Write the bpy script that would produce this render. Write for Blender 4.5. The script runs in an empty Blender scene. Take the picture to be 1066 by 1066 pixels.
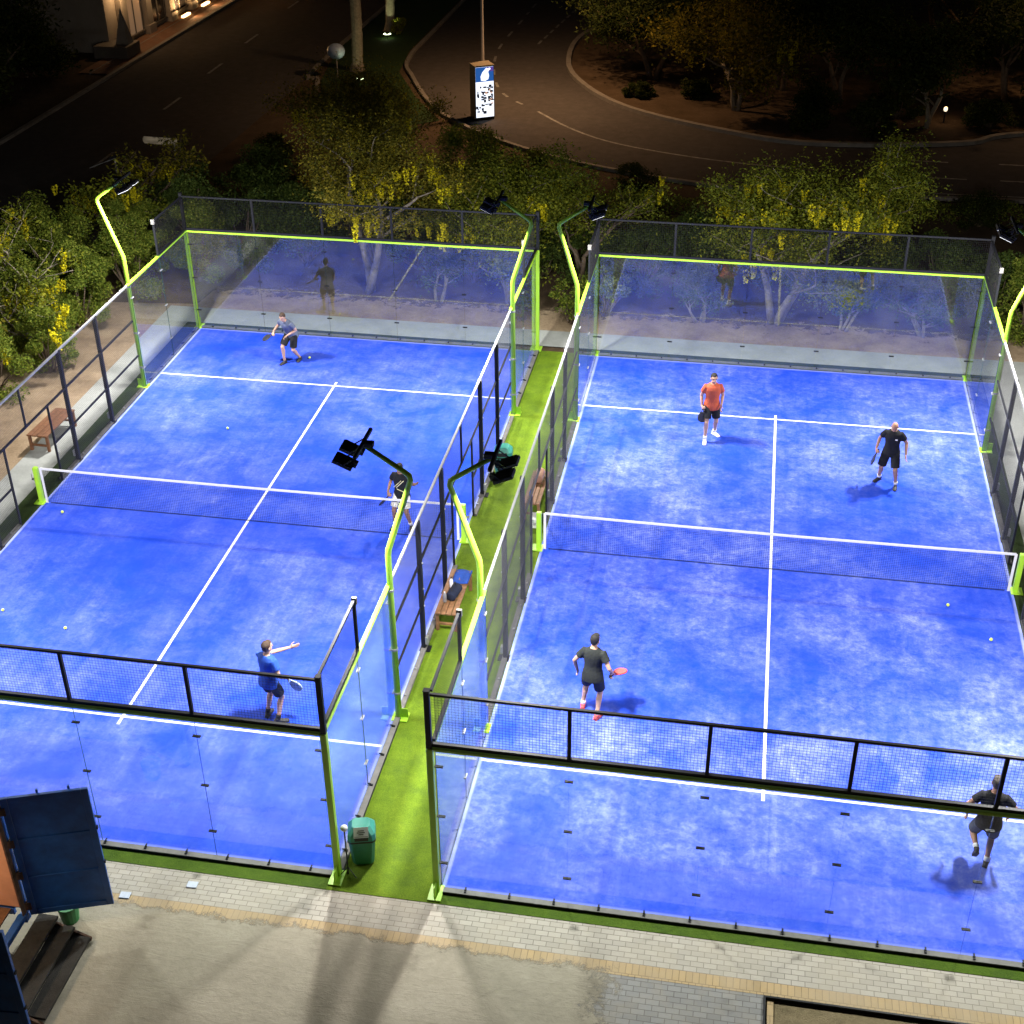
import bpy, bmesh, math, random
import numpy as np
from mathutils import Vector, Matrix, Quaternion

S = bpy.context.scene
COL = S.collection
R_ = math.radians
random.seed(7)
RNG = np.random.default_rng(11)
V = Vector

# ------------------------------------------------------------------ materials
def new_mat(name):
    m = bpy.data.materials.new(name); m.use_nodes = True
    nt = m.node_tree
    return m, nt, nt.nodes, nt.links, nt.nodes['Principled BSDF']

def pm(name, col, rough=0.6, metal=0.0, noise=0.0, nscale=8.0, bump=0.0, bscale=60.0, spec=0.4, coat=0.0):
    """painted / plain material with a little procedural wear"""
    m, nt, N, L, b = new_mat(name)
    b.inputs['Roughness'].default_value = rough
    b.inputs['Metallic'].default_value = metal
    b.inputs['Specular IOR Level'].default_value = spec
    b.inputs['Coat Weight'].default_value = coat
    c = (*col, 1)
    if noise > 0:
        g = N.new('ShaderNodeNewGeometry')
        t = N.new('ShaderNodeTexNoise'); t.inputs['Scale'].default_value = nscale; t.inputs['Detail'].default_value = 6
        t.inputs['Roughness'].default_value = .65
        r = N.new('ShaderNodeValToRGB')
        r.color_ramp.elements[0].position = .3; r.color_ramp.elements[1].position = .72
        r.color_ramp.elements[0].color = tuple(x*(1-noise) for x in col)+(1,)
        r.color_ramp.elements[1].color = tuple(min(1, x*(1+noise)) for x in col)+(1,)
        L.new(g.outputs['Position'], t.inputs['Vector']); L.new(t.outputs['Fac'], r.inputs['Fac'])
        L.new(r.outputs['Color'], b.inputs['Base Color'])
    else:
        b.inputs['Base Color'].default_value = c
    if bump > 0:
        g2 = N.new('ShaderNodeNewGeometry')
        t2 = N.new('ShaderNodeTexNoise'); t2.inputs['Scale'].default_value = bscale; t2.inputs['Detail'].default_value = 4
        bu = N.new('ShaderNodeBump'); bu.inputs['Strength'].default_value = bump; bu.inputs['Distance'].default_value = .02
        L.new(g2.outputs['Position'], t2.inputs['Vector']); L.new(t2.outputs['Fac'], bu.inputs['Height'])
        L.new(bu.outputs['Normal'], b.inputs['Normal'])
    return m

def emit(name, col, s):
    m, nt, N, L, b = new_mat(name)
    b.inputs['Base Color'].default_value = (*col, 1)
    b.inputs['Emission Color'].default_value = (*col, 1)
    b.inputs['Emission Strength'].default_value = s
    return m

def ramp(N, stops, interp='LINEAR'):
    r = N.new('ShaderNodeValToRGB'); cr = r.color_ramp; cr.interpolation = interp
    while len(cr.elements) < len(stops): cr.elements.new(.5)
    for e, (p, c) in zip(cr.elements, stops):
        e.position = p; e.color = c if len(c) == 4 else (*c, 1)
    return r

def math_n(N, L, op, a, b=None, clamp=False):
    n = N.new('ShaderNodeMath'); n.operation = op; n.use_clamp = clamp
    for i, x in enumerate((a, b)):
        if x is None: continue
        if isinstance(x, (int, float)): n.inputs[i].default_value = x
        else: L.new(x, n.inputs[i])
    return n.outputs[0]

def mixc(N, L, f, a, b):
    n = N.new('ShaderNodeMix'); n.data_type = 'RGBA'
    for i, x in ((0, f), (6, a), (7, b)):
        if isinstance(x, (int, float)): n.inputs[i].default_value = x
        elif isinstance(x, tuple): n.inputs[i].default_value = (*x, 1) if len(x) == 3 else x
        else: L.new(x, n.inputs[i])
    return n.outputs[2]

def noise_n(N, L, vec, scale, detail=5, rough=.6, dist=0.0):
    t = N.new('ShaderNodeTexNoise')
    t.inputs['Scale'].default_value = scale; t.inputs['Detail'].default_value = detail
    t.inputs['Roughness'].default_value = rough; t.inputs['Distortion'].default_value = dist
    if vec is not None: L.new(vec, t.inputs['Vector'])
    return t.outputs['Fac']

def court_material(name, sand_amount, seed, fs=4.2, soft=0.0):
    """blue synthetic turf with drifts of silica sand brushed into it"""
    m, nt, N, L, b = new_mat(name)
    b.inputs['Roughness'].default_value = .85; b.inputs['Specular IOR Level'].default_value = .15
    tc = N.new('ShaderNodeTexCoord')
    mp = N.new('ShaderNodeMapping'); mp.inputs['Location'].default_value = (seed, seed*1.7, 0)
    L.new(tc.outputs['Object'], mp.inputs['Vector'])
    v = mp.outputs['Vector']
    big = noise_n(N, L, v, .20, 3, .55)
    mid = noise_n(N, L, v, .75, 6, .62, .5)
    mps = N.new('ShaderNodeMapping'); mps.inputs['Scale'].default_value = (1.0, 1.2, 1); mps.inputs['Rotation'].default_value = (0, 0, .25)
    L.new(v, mps.inputs['Vector'])
    fleck = noise_n(N, L, mps.outputs[0], fs, 12, .80, .15)
    fine = noise_n(N, L, v, 11.0, 8, .8)
    a = ramp(N, [(.36, (.25,)*3), (.62, (1,)*3)]); L.new(big, a.inputs['Fac'])
    c = ramp(N, [(.38, (0,)*3), (.68, (1,)*3)]); L.new(mid, c.inputs['Fac'])
    k = ramp(N, [(.45-soft, (0,)*3), (.55, (.45,)*3), (.68+soft, (1,)*3)]); L.new(fleck, k.inputs['Fac'])
    d = ramp(N, [(.34, (.45,)*3), (.62, (1,)*3)]); L.new(fine, d.inputs['Fac'])
    f = math_n(N, L, 'ADD', math_n(N, L, 'MULTIPLY', k.outputs[0], 1.0), .14)
    f = math_n(N, L, 'MULTIPLY', f, math_n(N, L, 'ADD', math_n(N, L, 'MULTIPLY', c.outputs[0], .8), .2))
    f = math_n(N, L, 'MULTIPLY', f, a.outputs[0])
    f = math_n(N, L, 'MULTIPLY', f, d.outputs[0])
    mpb = N.new('ShaderNodeMapping'); mpb.inputs['Scale'].default_value = (5.5, .22, 1); L.new(v, mpb.inputs['Vector'])
    br = ramp(N, [(.35, (.72,)*3), (.65, (1.08,)*3)]); L.new(noise_n(N, L, mpb.outputs[0], 1.0, 4, .6), br.inputs['Fac'])
    f = math_n(N, L, 'MULTIPLY', f, br.outputs[0])
    sx0 = N.new('ShaderNodeSeparateXYZ'); L.new(tc.outputs['Object'], sx0.inputs[0])
    ye = math_n(N, L, 'SUBTRACT', 1.0, math_n(N, L, 'MULTIPLY', math_n(N, L, 'SUBTRACT', math_n(N, L, 'ABSOLUTE', sx0.outputs['Y']), 7.2), .25, True), True)
    f = math_n(N, L, 'MULTIPLY', f, math_n(N, L, 'ADD', math_n(N, L, 'MULTIPLY', ye, .6), .4))
    f = math_n(N, L, 'MULTIPLY', f, sand_amount, True)
    # sand swept into a thin drift against the side walls
    sx = N.new('ShaderNodeSeparateXYZ'); L.new(tc.outputs['Object'], sx.inputs[0])
    ax = math_n(N, L, 'ABSOLUTE', sx.outputs['X'])
    e = math_n(N, L, 'MULTIPLY', math_n(N, L, 'SUBTRACT', ax, 4.94), 25.0, True)
    e = math_n(N, L, 'MULTIPLY', e, math_n(N, L, 'ADD', math_n(N, L, 'MULTIPLY', c.outputs[0], .6), .35), True)
    ay = math_n(N, L, 'ABSOLUTE', sx.outputs['Y'])
    e2 = math_n(N, L, 'MULTIPLY', math_n(N, L, 'SUBTRACT', ay, 9.93), 25.0, True)
    e2 = math_n(N, L, 'MULTIPLY', e2, .35)
    f = math_n(N, L, 'MAXIMUM', math_n(N, L, 'MAXIMUM', f, e), e2)
    vb = noise_n(N, L, v, 1.6, 5, .6)
    base = mixc(N, L, vb, (.001, .030, .43), (.003, .053, .58))
    colr = mixc(N, L, f, base, (.36, .41, .70))
    L.new(colr, b.inputs['Base Color'])
    bu = N.new('ShaderNodeBump'); bu.inputs['Strength'].default_value = .25; bu.inputs['Distance'].default_value = .01
    L.new(noise_n(N, L, v, 90, 3), bu.inputs['Height']); L.new(bu.outputs['Normal'], b.inputs['Normal'])
    return m

def glass_material():
    m, nt, N, L, b = new_mat('toughened_glass')
    N.remove(b)
    out = N['Material Output']
    tr = N.new('ShaderNodeBsdfTransparent'); tr.inputs[0].default_value = (.955, .985, .975, 1)
    gl = N.new('ShaderNodeBsdfGlossy'); gl.inputs['Roughness'].default_value = .004
    lw = N.new('ShaderNodeLayerWeight'); lw.inputs['Blend'].default_value = .5
    p = math_n(N, L, 'POWER', lw.outputs['Facing'], 5.0)
    f = math_n(N, L, 'ADD', math_n(N, L, 'MULTIPLY', p, .93), .07, True)
    mx = N.new('ShaderNodeMixShader')
    L.new(f, mx.inputs[0]); L.new(tr.outputs[0], mx.inputs[1]); L.new(gl.outputs[0], mx.inputs[2])
    # thin film of dust and ball smears
    g = N.new('ShaderNodeNewGeometry')
    du = N.new('ShaderNodeBsdfDiffuse'); du.inputs[0].default_value = (.62, .64, .66, 1)
    n1 = noise_n(N, L, g.outputs['Position'], 1.6, 8, .7, .4)
    r1 = ramp(N, [(.38, (.006,)*3), (.62, (.018,)*3), (.8, (.045,)*3)]); L.new(n1, r1.inputs['Fac'])
    m2 = N.new('ShaderNodeMixShader'); L.new(r1.outputs[0], m2.inputs[0]); L.new(mx.outputs[0], m2.inputs[1]); L.new(du.outputs[0], m2.inputs[2])
    L.new(m2.outputs[0], out.inputs['Surface'])
    return m

def leaf_material(name, c1, c2, c3):
    m, nt, N, L, b = new_mat(name)
    g = N.new('ShaderNodeNewGeometry')
    r = ramp(N, [(0, c1), (.55, c2), (1, c3)]); L.new(g.outputs['Random Per Island'], r.inputs['Fac'])
    L.new(r.outputs[0], b.inputs['Base Color'])
    b.inputs['Roughness'].default_value = .7; b.inputs['Specular IOR Level'].default_value = .15
    t = N.new('ShaderNodeBsdfTranslucent'); L.new(r.outputs[0], t.inputs[0])
    mx = N.new('ShaderNodeMixShader'); mx.inputs[0].default_value = .45
    L.new(b.outputs[0], mx.inputs[1]); L.new(t.outputs[0], mx.inputs[2])
    L.new(mx.outputs[0], N['Material Output'].inputs['Surface'])
    return m

def paver_material(name, c1, c2, mortar, w, h, rot=0.0, dirt=(.22, .19, .14), dirt_amt=.5, bias=0.0):
    m, nt, N, L, b = new_mat(name)
    g = N.new('ShaderNodeNewGeometry')
    mp = N.new('ShaderNodeMapping'); mp.inputs['Rotation'].default_value = (0, 0, rot)
    L.new(g.outputs['Position'], mp.inputs['Vector'])
    br = N.new('ShaderNodeTexBrick'); br.inputs['Scale'].default_value = 1
    br.inputs['Brick Width'].default_value = w; br.inputs['Row Height'].default_value = h
    br.inputs['Mortar Size'].default_value = .006; br.inputs['Mortar Smooth'].default_value = .3
    br.inputs['Color1'].default_value = (*c1, 1); br.inputs['Color2'].default_value = (*c2, 1)
    br.inputs['Mortar'].default_value = (*mortar, 1)
    L.new(mp.outputs[0], br.inputs['Vector'])
    n1 = noise_n(N, L, g.outputs['Position'], 1.1, 8, .7, .3)
    r = ramp(N, [(.42+bias, (0,)*3), (.68+bias, (1,)*3)]); L.new(n1, r.inputs['Fac'])
    f = math_n(N, L, 'MULTIPLY', r.outputs[0], dirt_amt)
    c = mixc(N, L, f, br.outputs['Color'], dirt)
    n2 = noise_n(N, L, g.outputs['Position'], 35, 4, .7)
    c2_ = mixc(N, L, math_n(N, L, 'MULTIPLY', n2, .45), c, tuple(x*.62 for x in c1))
    L.new(c2_, b.inputs['Base Color']); b.inputs['Roughness'].default_value = .9
    b.inputs['Specular IOR Level'].default_value = .2
    bu = N.new('ShaderNodeBump'); bu.inputs['Strength'].default_value = .5; bu.inputs['Distance'].default_value = .008
    h_ = math_n(N, L, 'ADD', math_n(N, L, 'SUBTRACT', 1.0, br.outputs['Fac']), math_n(N, L, 'MULTIPLY', n2, .4))
    L.new(h_, bu.inputs['Height']); L.new(bu.outputs['Normal'], b.inputs['Normal'])
    return m

def soil_material(name, c1, c2, c3, s=1.5, bump=.8, ripple=False):
    m, nt, N, L, b = new_mat(name)
    g = N.new('ShaderNodeNewGeometry'); p = g.outputs['Position']
    n1 = noise_n(N, L, p, s, 9, .7, .2)
    n2 = noise_n(N, L, p, s*14, 6, .75)
    r = ramp(N, [(.3, c1), (.52, c2), (.75, c3)])
    L.new(math_n(N, L, 'ADD', math_n(N, L, 'MULTIPLY', n1, .7), math_n(N, L, 'MULTIPLY', n2, .3)), r.inputs['Fac'])
    L.new(r.outputs[0], b.inputs['Base Color']); b.inputs['Roughness'].default_value = .95
    b.inputs['Specular IOR Level'].default_value = .1
    hsum = math_n(N, L, 'ADD', n2, n1)
    if ripple:
        mp = N.new('ShaderNodeMapping'); mp.inputs['Scale'].default_value = (1.2, 7.0, 1)
        L.new(p, mp.inputs['Vector'])
        n3 = noise_n(N, L, mp.outputs[0], 1.1, 4, .6, 1.2)
        rr = ramp(N, [(.52, (0,)*3), (.6, (1,)*3), (.7, (.2,)*3)]); L.new(n3, rr.inputs['Fac'])
        hsum = math_n(N, L, 'ADD', hsum, math_n(N, L, 'MULTIPLY', rr.outputs[0], .14))
    bu = N.new('ShaderNodeBump'); bu.inputs['Strength'].default_value = bump; bu.inputs['Distance'].default_value = .03
    L.new(hsum, bu.inputs['Height']); L.new(bu.outputs['Normal'], b.inputs['Normal'])
    return m

def thin_out(m, y0, ys, x0=None, xs=1.0, amp=1.1, scale=2.6):
    """loose material that thins out to nothing along its border (ragged, speckled edge)"""
    nt = m.node_tree; N = nt.nodes; L = nt.links; b = N['Principled BSDF']
    g = N.new('ShaderNodeNewGeometry'); sx = N.new('ShaderNodeSeparateXYZ'); L.new(g.outputs['Position'], sx.inputs[0])
    t = math_n(N, L, 'DIVIDE', math_n(N, L, 'SUBTRACT', y0, sx.outputs['Y']), ys)
    if x0 is not None:
        t = math_n(N, L, 'MINIMUM', t, math_n(N, L, 'DIVIDE', math_n(N, L, 'SUBTRACT', x0, sx.outputs['X']), xs))
    n1 = noise_n(N, L, g.outputs['Position'], scale, 12, .8, .3)
    t = math_n(N, L, 'ADD', t, math_n(N, L, 'MULTIPLY', math_n(N, L, 'SUBTRACT', n1, .5), amp*3))
    a = ramp(N, [(.30, (0,)*3), (.62, (1,)*3)]); L.new(t, a.inputs['Fac'])
    L.new(a.outputs[0], b.inputs['Alpha'])

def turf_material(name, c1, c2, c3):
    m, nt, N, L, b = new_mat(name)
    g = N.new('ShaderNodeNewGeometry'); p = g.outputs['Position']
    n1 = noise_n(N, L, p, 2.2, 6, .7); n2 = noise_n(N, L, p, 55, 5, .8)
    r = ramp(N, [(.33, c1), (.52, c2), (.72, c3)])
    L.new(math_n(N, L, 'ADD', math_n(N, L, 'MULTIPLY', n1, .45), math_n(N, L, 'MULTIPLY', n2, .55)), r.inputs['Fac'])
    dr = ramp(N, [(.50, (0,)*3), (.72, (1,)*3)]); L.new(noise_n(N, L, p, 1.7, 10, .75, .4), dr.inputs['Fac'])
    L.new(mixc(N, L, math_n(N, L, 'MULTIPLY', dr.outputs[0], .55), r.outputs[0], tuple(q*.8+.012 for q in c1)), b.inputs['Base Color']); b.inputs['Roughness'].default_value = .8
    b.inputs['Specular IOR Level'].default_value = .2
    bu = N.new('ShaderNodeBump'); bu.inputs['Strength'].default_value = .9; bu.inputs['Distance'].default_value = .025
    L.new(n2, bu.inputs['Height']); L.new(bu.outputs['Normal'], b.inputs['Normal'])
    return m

M = {}
M['court_r'] = court_material('blue_court_turf_sandy', 1.35, 3.1, 3.6, .08)
M['court_l'] = court_material('blue_court_turf', .80, 17.4, 2.0, .16)
M['line'] = pm('white_line_paint', (.62, .63, .65), .85, noise=.16, nscale=6)
M['glass'] = glass_material()
M['glass_edge'] = pm('green_glass_edge', (.02, .07, .06), .2)
M['lime'] = pm('lime_green_paint', (.33, .60, .035), .42, noise=.08, nscale=5, spec=.5)
M['black_steel'] = pm('black_powder_coat', (.007, .0075, .010), .55, noise=.2, nscale=14, spec=.3)
M['wire'] = pm('black_coated_wire', (.055, .056, .060), .55, spec=.4)
M['wire_top'] = pm('black_wire_dull', (.012, .012, .014), .7, spec=.2)
M['galv'] = pm('galvanised_steel', (.34, .345, .34), .5, .5, noise=.15, nscale=7)
M['channel'] = pm('grey_base_channel', (.15, .145, .135), .7, .1, noise=.2, nscale=6)
M['white_tape'] = pm('white_net_tape', (.64, .64, .66), .7, noise=.06, nscale=20)
M['net'] = pm('black_net_cord', (.014, .016, .025), .9, spec=.1)
M['turf'] = turf_material('green_artificial_turf', (.05, .10, .005), (.125, .205, .008), (.215, .30, .02))
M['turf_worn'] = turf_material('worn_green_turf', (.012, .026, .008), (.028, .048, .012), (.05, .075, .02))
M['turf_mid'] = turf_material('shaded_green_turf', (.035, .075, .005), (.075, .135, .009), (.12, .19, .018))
M['turf_dark'] = turf_material('lawn_grass', (.012, .03, .006), (.025, .05, .01), (.05, .08, .015))
M['pavers'] = paver_material('light_grey_pavers', (.47, .43, .37), (.38, .35, .30), (.19, .17, .14), .2, .1, dirt=(.42, .37, .29), dirt_amt=.6)
M['pavers_yellow'] = paver_material('yellow_pavers', (.50, .36, .19), (.42, .31, .17), (.2, .15, .09), .1, .2, dirt=(.42, .34, .24), dirt_amt=.75, bias=-.05)
M['pavers_dark'] = paver_material('grey_block_pavers', (.30, .295, .285), (.23, .225, .22), (.13, .12, .11), .2, .1, dirt=(.36, .31, .23), dirt_amt=.55)
M['sand_yard'] = soil_material('trodden_sand', (.24, .215, .165), (.325, .29, .225), (.41, .37, .295), .6, .5, True)
M['pit_sand'] = soil_material('pit_sand', (.15, .12, .07), (.24, .19, .11), (.30, .25, .15), 3, .8)
M['concrete'] = soil_material('pale_concrete', (.25, .26, .24), (.32, .33, .31), (.39, .40, .37), 1.3, .2)
M['dirt'] = soil_material('dry_dirt', (.15, .10, .06), (.30, .22, .14), (.42, .33, .22), 1.1, 1.0)
M['ground'] = soil_material('planting_soil', (.05, .035, .02), (.09, .062, .038), (.14, .10, .065), .7, 1.0)
M['asphalt'] = soil_material('asphalt', (.056, .050, .045), (.077, .068, .062), (.10, .089, .082), 2.5, .35)
M['road_line'] = pm('worn_road_paint', (.22, .21, .19), .8, noise=.6, nscale=5)
M['kerb'] = pm('kerb_concrete', (.20, .18, .155), .85, noise=.2, nscale=3, bump=.3)
M['brick_path'] = paver_material('red_brick_paving', (.26, .13, .08), (.20, .10, .065), (.12, .08, .06), .4, .2, rot=R_(90))
M['bark'] = pm('pale_bark', (.20, .17, .125), .9, noise=.4, nscale=9, bump=.8, bscale=25)
M['bark_dark'] = pm('brown_bark', (.12, .085, .055), .9, noise=.4, nscale=7, bump=.8, bscale=20)
M['leaf_a'] = leaf_material('shrub_leaves', (.06, .105, .012), (.165, .22, .025), (.31, .33, .05))
M['leaf_b'] = leaf_material('hedge_leaves', (.04, .072, .014), (.085, .13, .024), (.145, .185, .038))
M['leaf_c'] = leaf_material('cassia_leaves', (.07, .095, .009), (.145, .17, .014), (.25, .25, .02))
M['leaf_d'] = leaf_material('dark_tree_leaves', (.02, .034, .007), (.042, .06, .011), (.08, .09, .016))
M['leaf_y'] = leaf_material('yellow_blossom', (.46, .40, .008), (.64, .56, .012), (.80, .72, .03))
M['leaf_o'] = leaf_material('autumn_yellow_leaves', (.06, .068, .009), (.155, .14, .014), (.28, .22, .02))
M['wood'] = pm('brown_bench_wood', (.15, .065, .03), .6, noise=.35, nscale=14, bump=.3)
M['wood_mid'] = pm('light_bench_wood', (.22, .11, .05), .6, noise=.3, nscale=14, bump=.3)
M['bin_green'] = pm('green_plastic', (.035, .20, .15), .45, noise=.12, nscale=6)
M['bin_lid'] = pm('teal_plastic_lid', (.04, .26, .20), .4, noise=.1, nscale=6)
M['black_plastic'] = pm('black_plastic', (.015, .015, .016), .5)
M['white_plastic'] = pm('white_plastic', (.78, .78, .76), .4)
M['sticker'] = pm('white_sticker', (.72, .73, .72), .5)
M['ink'] = pm('dark_print', (.06, .065, .07), .6)
M['container'] = pm('navy_container_paint', (.010, .075, .29), .45, noise=.35, nscale=3.5, bump=.15, bscale=9, spec=.5)
M['container_in'] = pm('salmon_panel', (.55, .27, .16), .6, noise=.12, nscale=5)
M['rust'] = pm('rusty_steel', (.085, .045, .028), .8, noise=.5, nscale=9, bump=.4)
M['step'] = pm('dark_step_tread', (.022, .019, .016), .8, noise=.5, nscale=6, bump=.4)
M['bucket'] = pm('green_bucket', (.03, .20, .06), .45)
M['plate'] = pm('pale_cover_plate', (.52, .57, .66), .4, noise=.1, nscale=25)
M['skin_a'] = pm('skin_tan', (.37, .20, .13), .55, noise=.06, nscale=25)
M['skin_b'] = pm('skin_light', (.44, .26, .18), .55, noise=.06, nscale=25)
M['skin_c'] = pm('skin_olive', (.31, .17, .11), .55, noise=.06, nscale=25)
M['hair_dark'] = pm('dark_hair', (.010, .008, .007), .6, noise=.4, nscale=120, bump=.6, bscale=200)
M['hair_brown'] = pm('brown_hair', (.045, .024, .013), .6, noise=.4, nscale=120, bump=.6, bscale=200)
M['hair_grey'] = pm('grey_hair', (.06, .048, .04), .6, noise=.4, nscale=120, bump=.6, bscale=200)
M['eye'] = pm('dark_eye', (.02, .015, .012), .2)
M['cloth_black'] = pm('black_cloth', (.006, .007, .010), .9, noise=.35, nscale=18, bump=.5, bscale=30)
M['cloth_char'] = pm('charcoal_cloth', (.013, .016, .015), .9, noise=.3, nscale=18, bump=.5, bscale=30)
M['cloth_navy'] = pm('navy_cloth', (.008, .013, .034), .9, noise=.3, nscale=18, bump=.5, bscale=30)
M['cloth_blue'] = pm('blue_cloth', (.012, .062, .34), .8, noise=.2, nscale=14, bump=.5, bscale=30)
M['cloth_slate'] = pm('slate_blue_cloth', (.10, .12, .17), .85, noise=.2, nscale=14, bump=.5, bscale=30)
M['cloth_orange'] = pm('orange_cloth', (.46, .085, .035), .8, noise=.15, nscale=14, bump=.5, bscale=30)
M['cloth_white'] = pm('white_cloth', (.72, .70, .62), .85, noise=.06, nscale=14, bump=.5, bscale=30)
M['cloth_grey'] = pm('grey_cloth', (.075, .08, .088), .85, noise=.2, nscale=14, bump=.5, bscale=30)
M['cloth_stripe'] = pm('pale_yellow_trim', (.62, .58, .33), .8)
M['shoe_white'] = pm('white_shoe', (.75, .74, .72), .6)
M['shoe_black'] = pm('black_shoe', (.018, .018, .02), .6)
M['shoe_red'] = pm('coral_red_shoe', (.70, .10, .085), .55)
M['racket_red'] = pm('coral_racket', (.66, .07, .06), .45)
M['racket_dark'] = pm('dark_racket', (.03, .03, .04), .4)
M['racket_pale'] = pm('pale_racket', (.42, .50, .50), .4)
M['ball'] = pm('yellow_felt', (.62, .72, .12), .85)
M['led_black'] = pm('black_cabinet', (.006, .006, .012), .5)
M['led_top'] = pm('cream_cabinet_top', (.20, .16, .10), .6, noise=.1)
M['facade'] = pm('beige_render', (.32, .28, .235), .85, noise=.12, nscale=1.2, bump=.2, bscale=12)
M['facade_dark'] = pm('grey_cladding', (.13, .115, .10), .8, noise=.15, nscale=2)
M['window_dark'] = pm('dark_window_glass', (.02, .02, .024), .1, spec=.6)
M['roof'] = pm('flat_roof', (.10, .095, .09), .9, noise=.2)
M['sign_back'] = pm('weathered_sign_board', (.72, .60, .42), .7, noise=.12, nscale=5)
M['grey_post'] = pm('grey_post_paint', (.26, .23, .20), .6, noise=.2, nscale=9)
M['fixture'] = pm('floodlight_housing', (.008, .008, .009), .55)
M['dish'] = pm('pale_blue_dome', (.30, .38, .52), .4, noise=.15, nscale=6)
E_flood = emit('floodlight_lens', (.95, .97, 1.0), 3.0)
E_warm = emit('warm_lamp', (1.0, .62, .24), 9.0)
E_warm_soft = emit('warm_lamp_soft', (1.0, .72, .40), 6.0)
E_window = emit('lit_window', (.60, .42, .26), .14)
E_globe = emit('globe_glow', (1.0, .80, .55), 1.6)
E_green = emit('ground_spot_lens', (.85, 1.0, .55), 6.0)
E_white = emit('screen_white', (.82, .88, 1.0), 1.5)
E_blue = emit('screen_blue', (.03, .17, .62), .55)
E_purple = emit('screen_purple', (.18, .10, .55), .5)
E_dark = emit('screen_dark', (.05, .06, .09), .25)
E_warmimg = emit('screen_warm', (.75, .45, .30), .8)

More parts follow.
